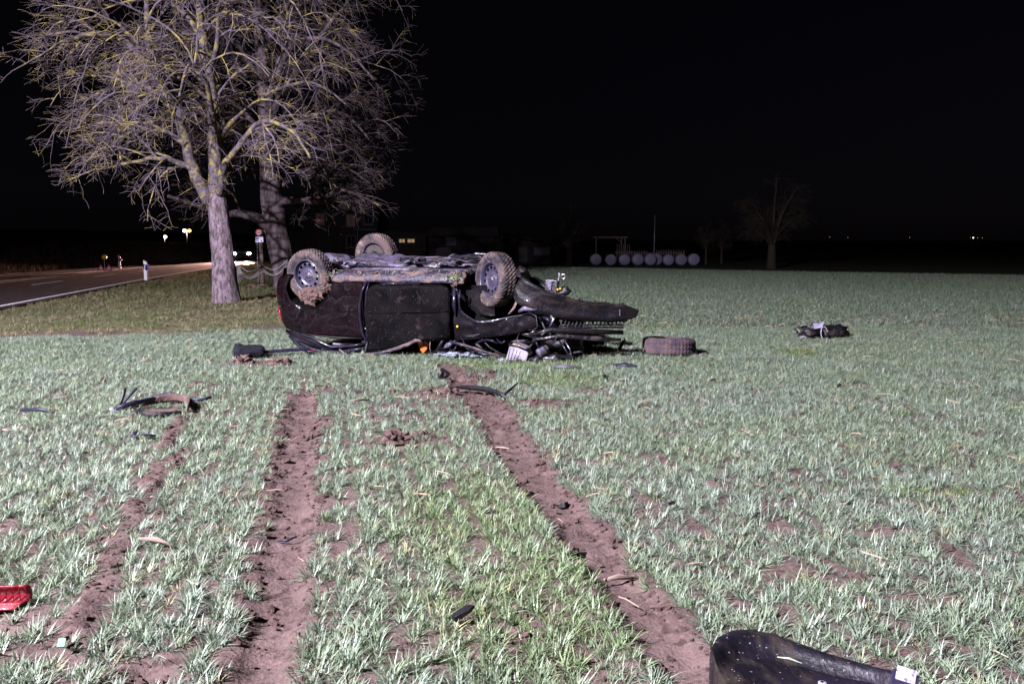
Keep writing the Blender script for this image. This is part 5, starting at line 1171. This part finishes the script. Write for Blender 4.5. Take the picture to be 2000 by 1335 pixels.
for x, y, zt, l in ((-35.3, 90, 2.2, 'plain unlit pole near the orange street lamp'), (-41.4, 100, 1.65, 'shorter unlit pole on the bank beyond the orange street lamp')):
    mb = MB(); z0 = base(x, y); mb.tube([(0, 0, 0), (0, 0, zt - z0)], [.1, .08], 8); o = mb.build('pole', M['galv'], None, smooth=True); o.location = (x, y, z0); tag(o, l, 'pole')

# ============================================================ farmyard and houses at the far side
def win(parent, x, y, z, w, h, pane, sill=True):
    f = MB(); t_ = .09
    f.box((x - w / 2, y, z), (t_, .1, h + t_)); f.box((x + w / 2, y, z), (t_, .1, h + t_)); f.box((x, y, z + h / 2), (w - t_, .1, t_)); f.box((x, y, z - h / 2), (w - t_, .1, t_)); f.box((x, y, z), (.05, .08, h - t_))
    fo = f.build('window', M['winframe'], parent)
    g_ = MB(); g_.box((x, y + .03, z), (w - .06, .02, h - .06)); g_.build('pane', M[pane], fo)
    if sill: s_ = MB(); s_.box((x, y - .1, z - h / 2 - .1), (w + .3, .25, .07)); s_.build('sill', M['winframe'], fo)
zb_ = base(-18.5, 93) - .1
AP = thing('farmhouse', 'tall dark farmhouse with two rows of windows, a few dimly lit red', 'house', (-18.6, 93, zb_))
mb = MB(); mb.box((0, 4, 2.9), (8.2, 8, 5.8)); mb.build('wall', M['plank'], AP)
mb = MB(); mb.prism([(-4.8, 5.7), (4.8, 5.7), (0, 9.3)], -.8, 8.8); mb.build('roof', M['roof'], AP)
for x, z, p_ in ((-2.1, 4.3, 'litdim'), (1.2, 4.15, 'litdim'), (3.1, 4.4, 'glass'), (1.2, 1.9, 'glass')): win(AP, x, -.06, z, .95, 1.25, p_)
mb = MB(); mb.box((2.9, -.5, 3.15), (2.4, .9, .1)); mb.build('balcony', M['winframe'], AP)
mb = MB(); mb.box((2.0, -.45, 1.5), (.12, .12, 3.1)); mb.build('balcony_post', M['winframe'], AP)
mb = MB(); mb.box((2.75, -.06, 1.6), (.5, .06, .12)); mb.build('lit_slot', M['litwarm'], AP)
mb = MB(); mb.box((-1.2, -.05, 1.1), (1.0, .06, 2.1)); mb.build('door', M['plank'], AP)
HS = thing('roadside_house', 'low roadside house whose end wall catches the warm street light', 'house', (-27.0, 96, base(-27, 96) - .05), (0, 0, R(-25)))
mb = MB(); mb.box((0, 3, 1.25), (4.6, 6, 2.5)); mb.build('wall', M['wallw'], HS)
mb = MB(); mb.prism([(-2.9, 2.45), (2.9, 2.45), (0, 4.3)], -.6, 6.6); rf_ = mb.build('roof', M['roof'], HS)
mb = MB(); mb.box((-.6, 2, 4.1), (.5, .5, 1.1)); mb.build('chimney', M['wallw'], rf_)
for x in (-1.5, -.4): win(HS, x, -.06, 1.4, .5, .9, 'glass')
mb = MB(); mb.box((1.3, -.05, 1.05), (1.3, .06, 2.1)); mb.build('door', M['plank'], HS)
BA = thing('barn', 'long low dark barn with plank doors and a lean-to behind the field', 'barn', (-2.0, 94, base(-2, 94) - .15))
mb = MB(); mb.box((-3.6, 5, 1.6), (7.2, 9, 3.2)); mb.build('wall', M['plank'], BA)
mb = MB(); mb.prism([(-7.6, 3.15), (.6, 3.15), (.4, 4.15), (-6.5, 4.15)], -.6, 9.6); mb.build('roof', M['roof'], BA)
mb = MB(); mb.prism([(.02, 0), (7.2, 0), (7.2, 2.0), (.02, 3.4)], 1.0, 8.0); mb.build('lean_to_wall', M['plank'], BA)
mb = MB(); mb.prism([(.05, 3.75), (7.8, 2.25), (7.8, 2.1), (.05, 3.6)], .3, 8.6); mb.build('lean_to_roof', M['roof'], BA)
win(BA, -4.7, .42, 3.0 - .35, 1.0, .85, 'winframe', False)
for k in range(9):
    mb = MB(); mb.box((-6.2 + .33 * k, .42, 1.0), (.29, .08, 1.9)); mb.build('plank', M['wallw' if k < 5 else 'plank'], BA)
for k in range(6):
    mb = MB(); mb.box((-2.0 + .38 * k, .42, 1.35), (.34, .07, 2.6)); mb.build('plank', M['plank'], BA)
mb = MB(); mb.box((3.2, .93, 1.2), (1.0, .1, 1.7)); mb.build('pale_door', M['wallw'], BA)
win(BA, 5.3, .92, 1.55, 1.7, .75, 'winframe', False)
SH = thing('shed', 'low shed with two lit windows between the farmhouse and the barn', 'shed', (-11.7, 95, base(-11.7, 95) - .1))
mb = MB(); mb.box((0, 3, 1.35), (4.4, 6, 2.7)); mb.build('wall', M['plank'], SH)
mb = MB(); mb.prism([(-2.5, 2.65), (2.5, 2.65), (2.5, 2.8), (-2.5, 3.1)], -.4, 6.2); mb.build('roof', M['roof'], SH)
for x, w in ((-.45, .7), (.55, .85)): win(SH, x, -.06, 2.0, w, .45, 'litwarm', False)
# wrapped bales: one made, the others copied
bx_ = [8.75, 10.35, 11.75, 13.15, 14.5, 15.35, 16.35, 17.7, 19.0]
def bale_mesh():
    mb = MB(); mb.lathe([(0, -.6), (.45, -.6), (.56, -.57), (.61, -.5), (.62, 0), (.61, .5), (.56, .57), (.45, .6), (0, .6)], 28, 'y', (0, 0, .6)); return mb
BM = bale_mesh(); first = None
bl = ['round wrapped bale at the barn end of the row', 'second wrapped bale from the barn end of the row', 'third wrapped bale from the barn end of the row', 'fourth wrapped bale from the barn end of the row', 'wrapped bale standing left of the one set back in the row', 'wrapped bale set back behind the gap in the row', 'wrapped bale standing right of the one set back in the row', 'last but one wrapped bale beside the fence end of the row', 'wrapped bale at the end of the row towards the lone round tree']
for k, x in enumerate(bx_):
    y = 90 + (1.3 if k == 5 else .15 * math.sin(k * 2)); z0 = base(x, y)
    if first is None: o = BM.build('wrapped_bale', M['wrap'], None, smooth=True); first = o
    else: o = first.copy(); COL.objects.link(o)
    o.location = (x, y, z0 - .03); o.rotation_euler = (0, 0, .12 * math.sin(k * 3.1)); o.scale = (1 + .03 * math.sin(k * 5),) * 3
    tag(o, bl[k], 'bale', 'wrapped bales in a row')
FN = thing('pallet_fence', 'pale wooden pallet fence standing behind the wrapped bales', 'fence', (15.6, 93.2, base(15.6, 93.2)))
for k in range(26):
    mb = MB(); mb.box((-4.2 + .27 * k + (0.5 if k > 12 else 0), 0, .85), (.12, .03, 1.2 if k < 13 else 1.35)); mb.build('slat', M['wood'], FN)
for z in (.5, 1.2): mb = MB(); mb.box((-.6, .04, z), (7.6, .05, .1)); mb.build('rail', M['wood'], FN)
TF = thing('timber_frame', 'open timber frame with a small platform behind the bales', 'frame', (10.9, 95.0, base(10.9, 95)))
for x in (-1.6, 1.2, 1.6):
    mb = MB(); mb.box((x, 0, 1.4), (.14, .14, 2.9)); mb.build('post', M['wood'], TF)
mb = MB(); mb.box((0, 0, 2.9), (3.8, .16, .14)); mb.build('beam', M['wood'], TF)
mb = MB(); mb.box((1.4, .3, 1.3), (1.6, 1.2, .1)); mb.build('platform', M['wood'], TF)
for k in range(7): mb = MB(); mb.box((.7 + .23 * k, -.28, 1.75), (.07, .04, .85)); mb.build('rail_slat', M['wood'], TF)
mb = MB(); mb.tube([(1.2, 0, 2.3), (.6, 0, 2.85)], .05, 5); mb.build('brace', M['wood'], TF)
mb = MB(); z0 = base(15.2, 91.7); mb.tube([(0, 0, 0), (0, 0, 4.55 - z0)], [.05, .03], 7); o = mb.build('flag_pole', M['galv'], None, smooth=True); o.location = (15.2, 91.7, z0); tag(o, 'tall thin pale pole rising behind the wrapped bales', 'pole')
# far villages: street lights on the hillside
VL = ['brightest white light of the far village', 'amber village light touching the brightest white one', 'amber village light farthest from the brightest one in its cluster', 'lone amber light between the two far villages'] + ['faint amber light scattered on the far hill'] * 3
for k, (x, y, m_) in enumerate([(322, 600, 'lampwhite'), (326, 602, 'lampwarm'), (331, 605, 'lampwarm'), (296, 640, 'lampwarm'), (250, 640, 'lampwarm'), (352, 660, 'lampwarm'), (255, 690, 'lampwarm')]):
    zt = base(x, y); t = thing('village_light', VL[k], 'street lamp', (x, y, zt), group='lights of the far village')
    mb = MB(); mb.tube([(0, 0, 0), (0, 0, 3.5)], .12, 6); mb.build('pole', M['galv'], t)
    mb = MB(); mb.lump((0, 0, 3.6), (.36 if k == 0 else .15,) * 3, 1, .02, 1); mb.build('lamp_head', M[m_], t)

# ============================================================ the rescue floodlight mast itself
FM = thing('floodlight_mast', 'tall telescopic floodlight mast lighting the accident from across the road', 'floodlight', (FLOOD.x - .25, FLOOD.y - .35, base(FLOOD.x, FLOOD.y)))
mb = MB(); mb.tube([(0, 0, 0), (0, 0, 3.5), (0, 0, 3.52), (0, 0, 7), (0, 0, 7.02), (0, 0, FLOOD.z + .1)], [.12, .12, .09, .09, .06, .06], 10); mb.build('mast', M['galv'], FM, smooth=True)
for k in range(4):
    a = 1.571 * k + .5; mb = MB(); mb.tube([(0, 0, 1.2), (1.1 * math.cos(a), 1.1 * math.sin(a), 0.03)], .04, 6); mb.build('leg', M['yellowpaint'], FM)
for sx in (-.45, .45):
    mb = MB(); mb.box((sx, .0, FLOOD.z + .05), (.5, .25, .4), (R(-25), 0, R(-30))); h_ = mb.build('lamp_housing', M['trim'], FM, bevel=.02)
    mb = MB(); mb.box((sx + .07, .13, FLOOD.z - .01), (.42, .02, .32), (R(-25), 0, R(-30))); mb.build('lamp_glass', M['floodhead'], h_)
mb = MB(); mb.tube([(-.6, 0, FLOOD.z + .1), (.6, 0, FLOOD.z + .1)], .035, 6); mb.build('crossbar', M['galv'], FM)
print('scene built')
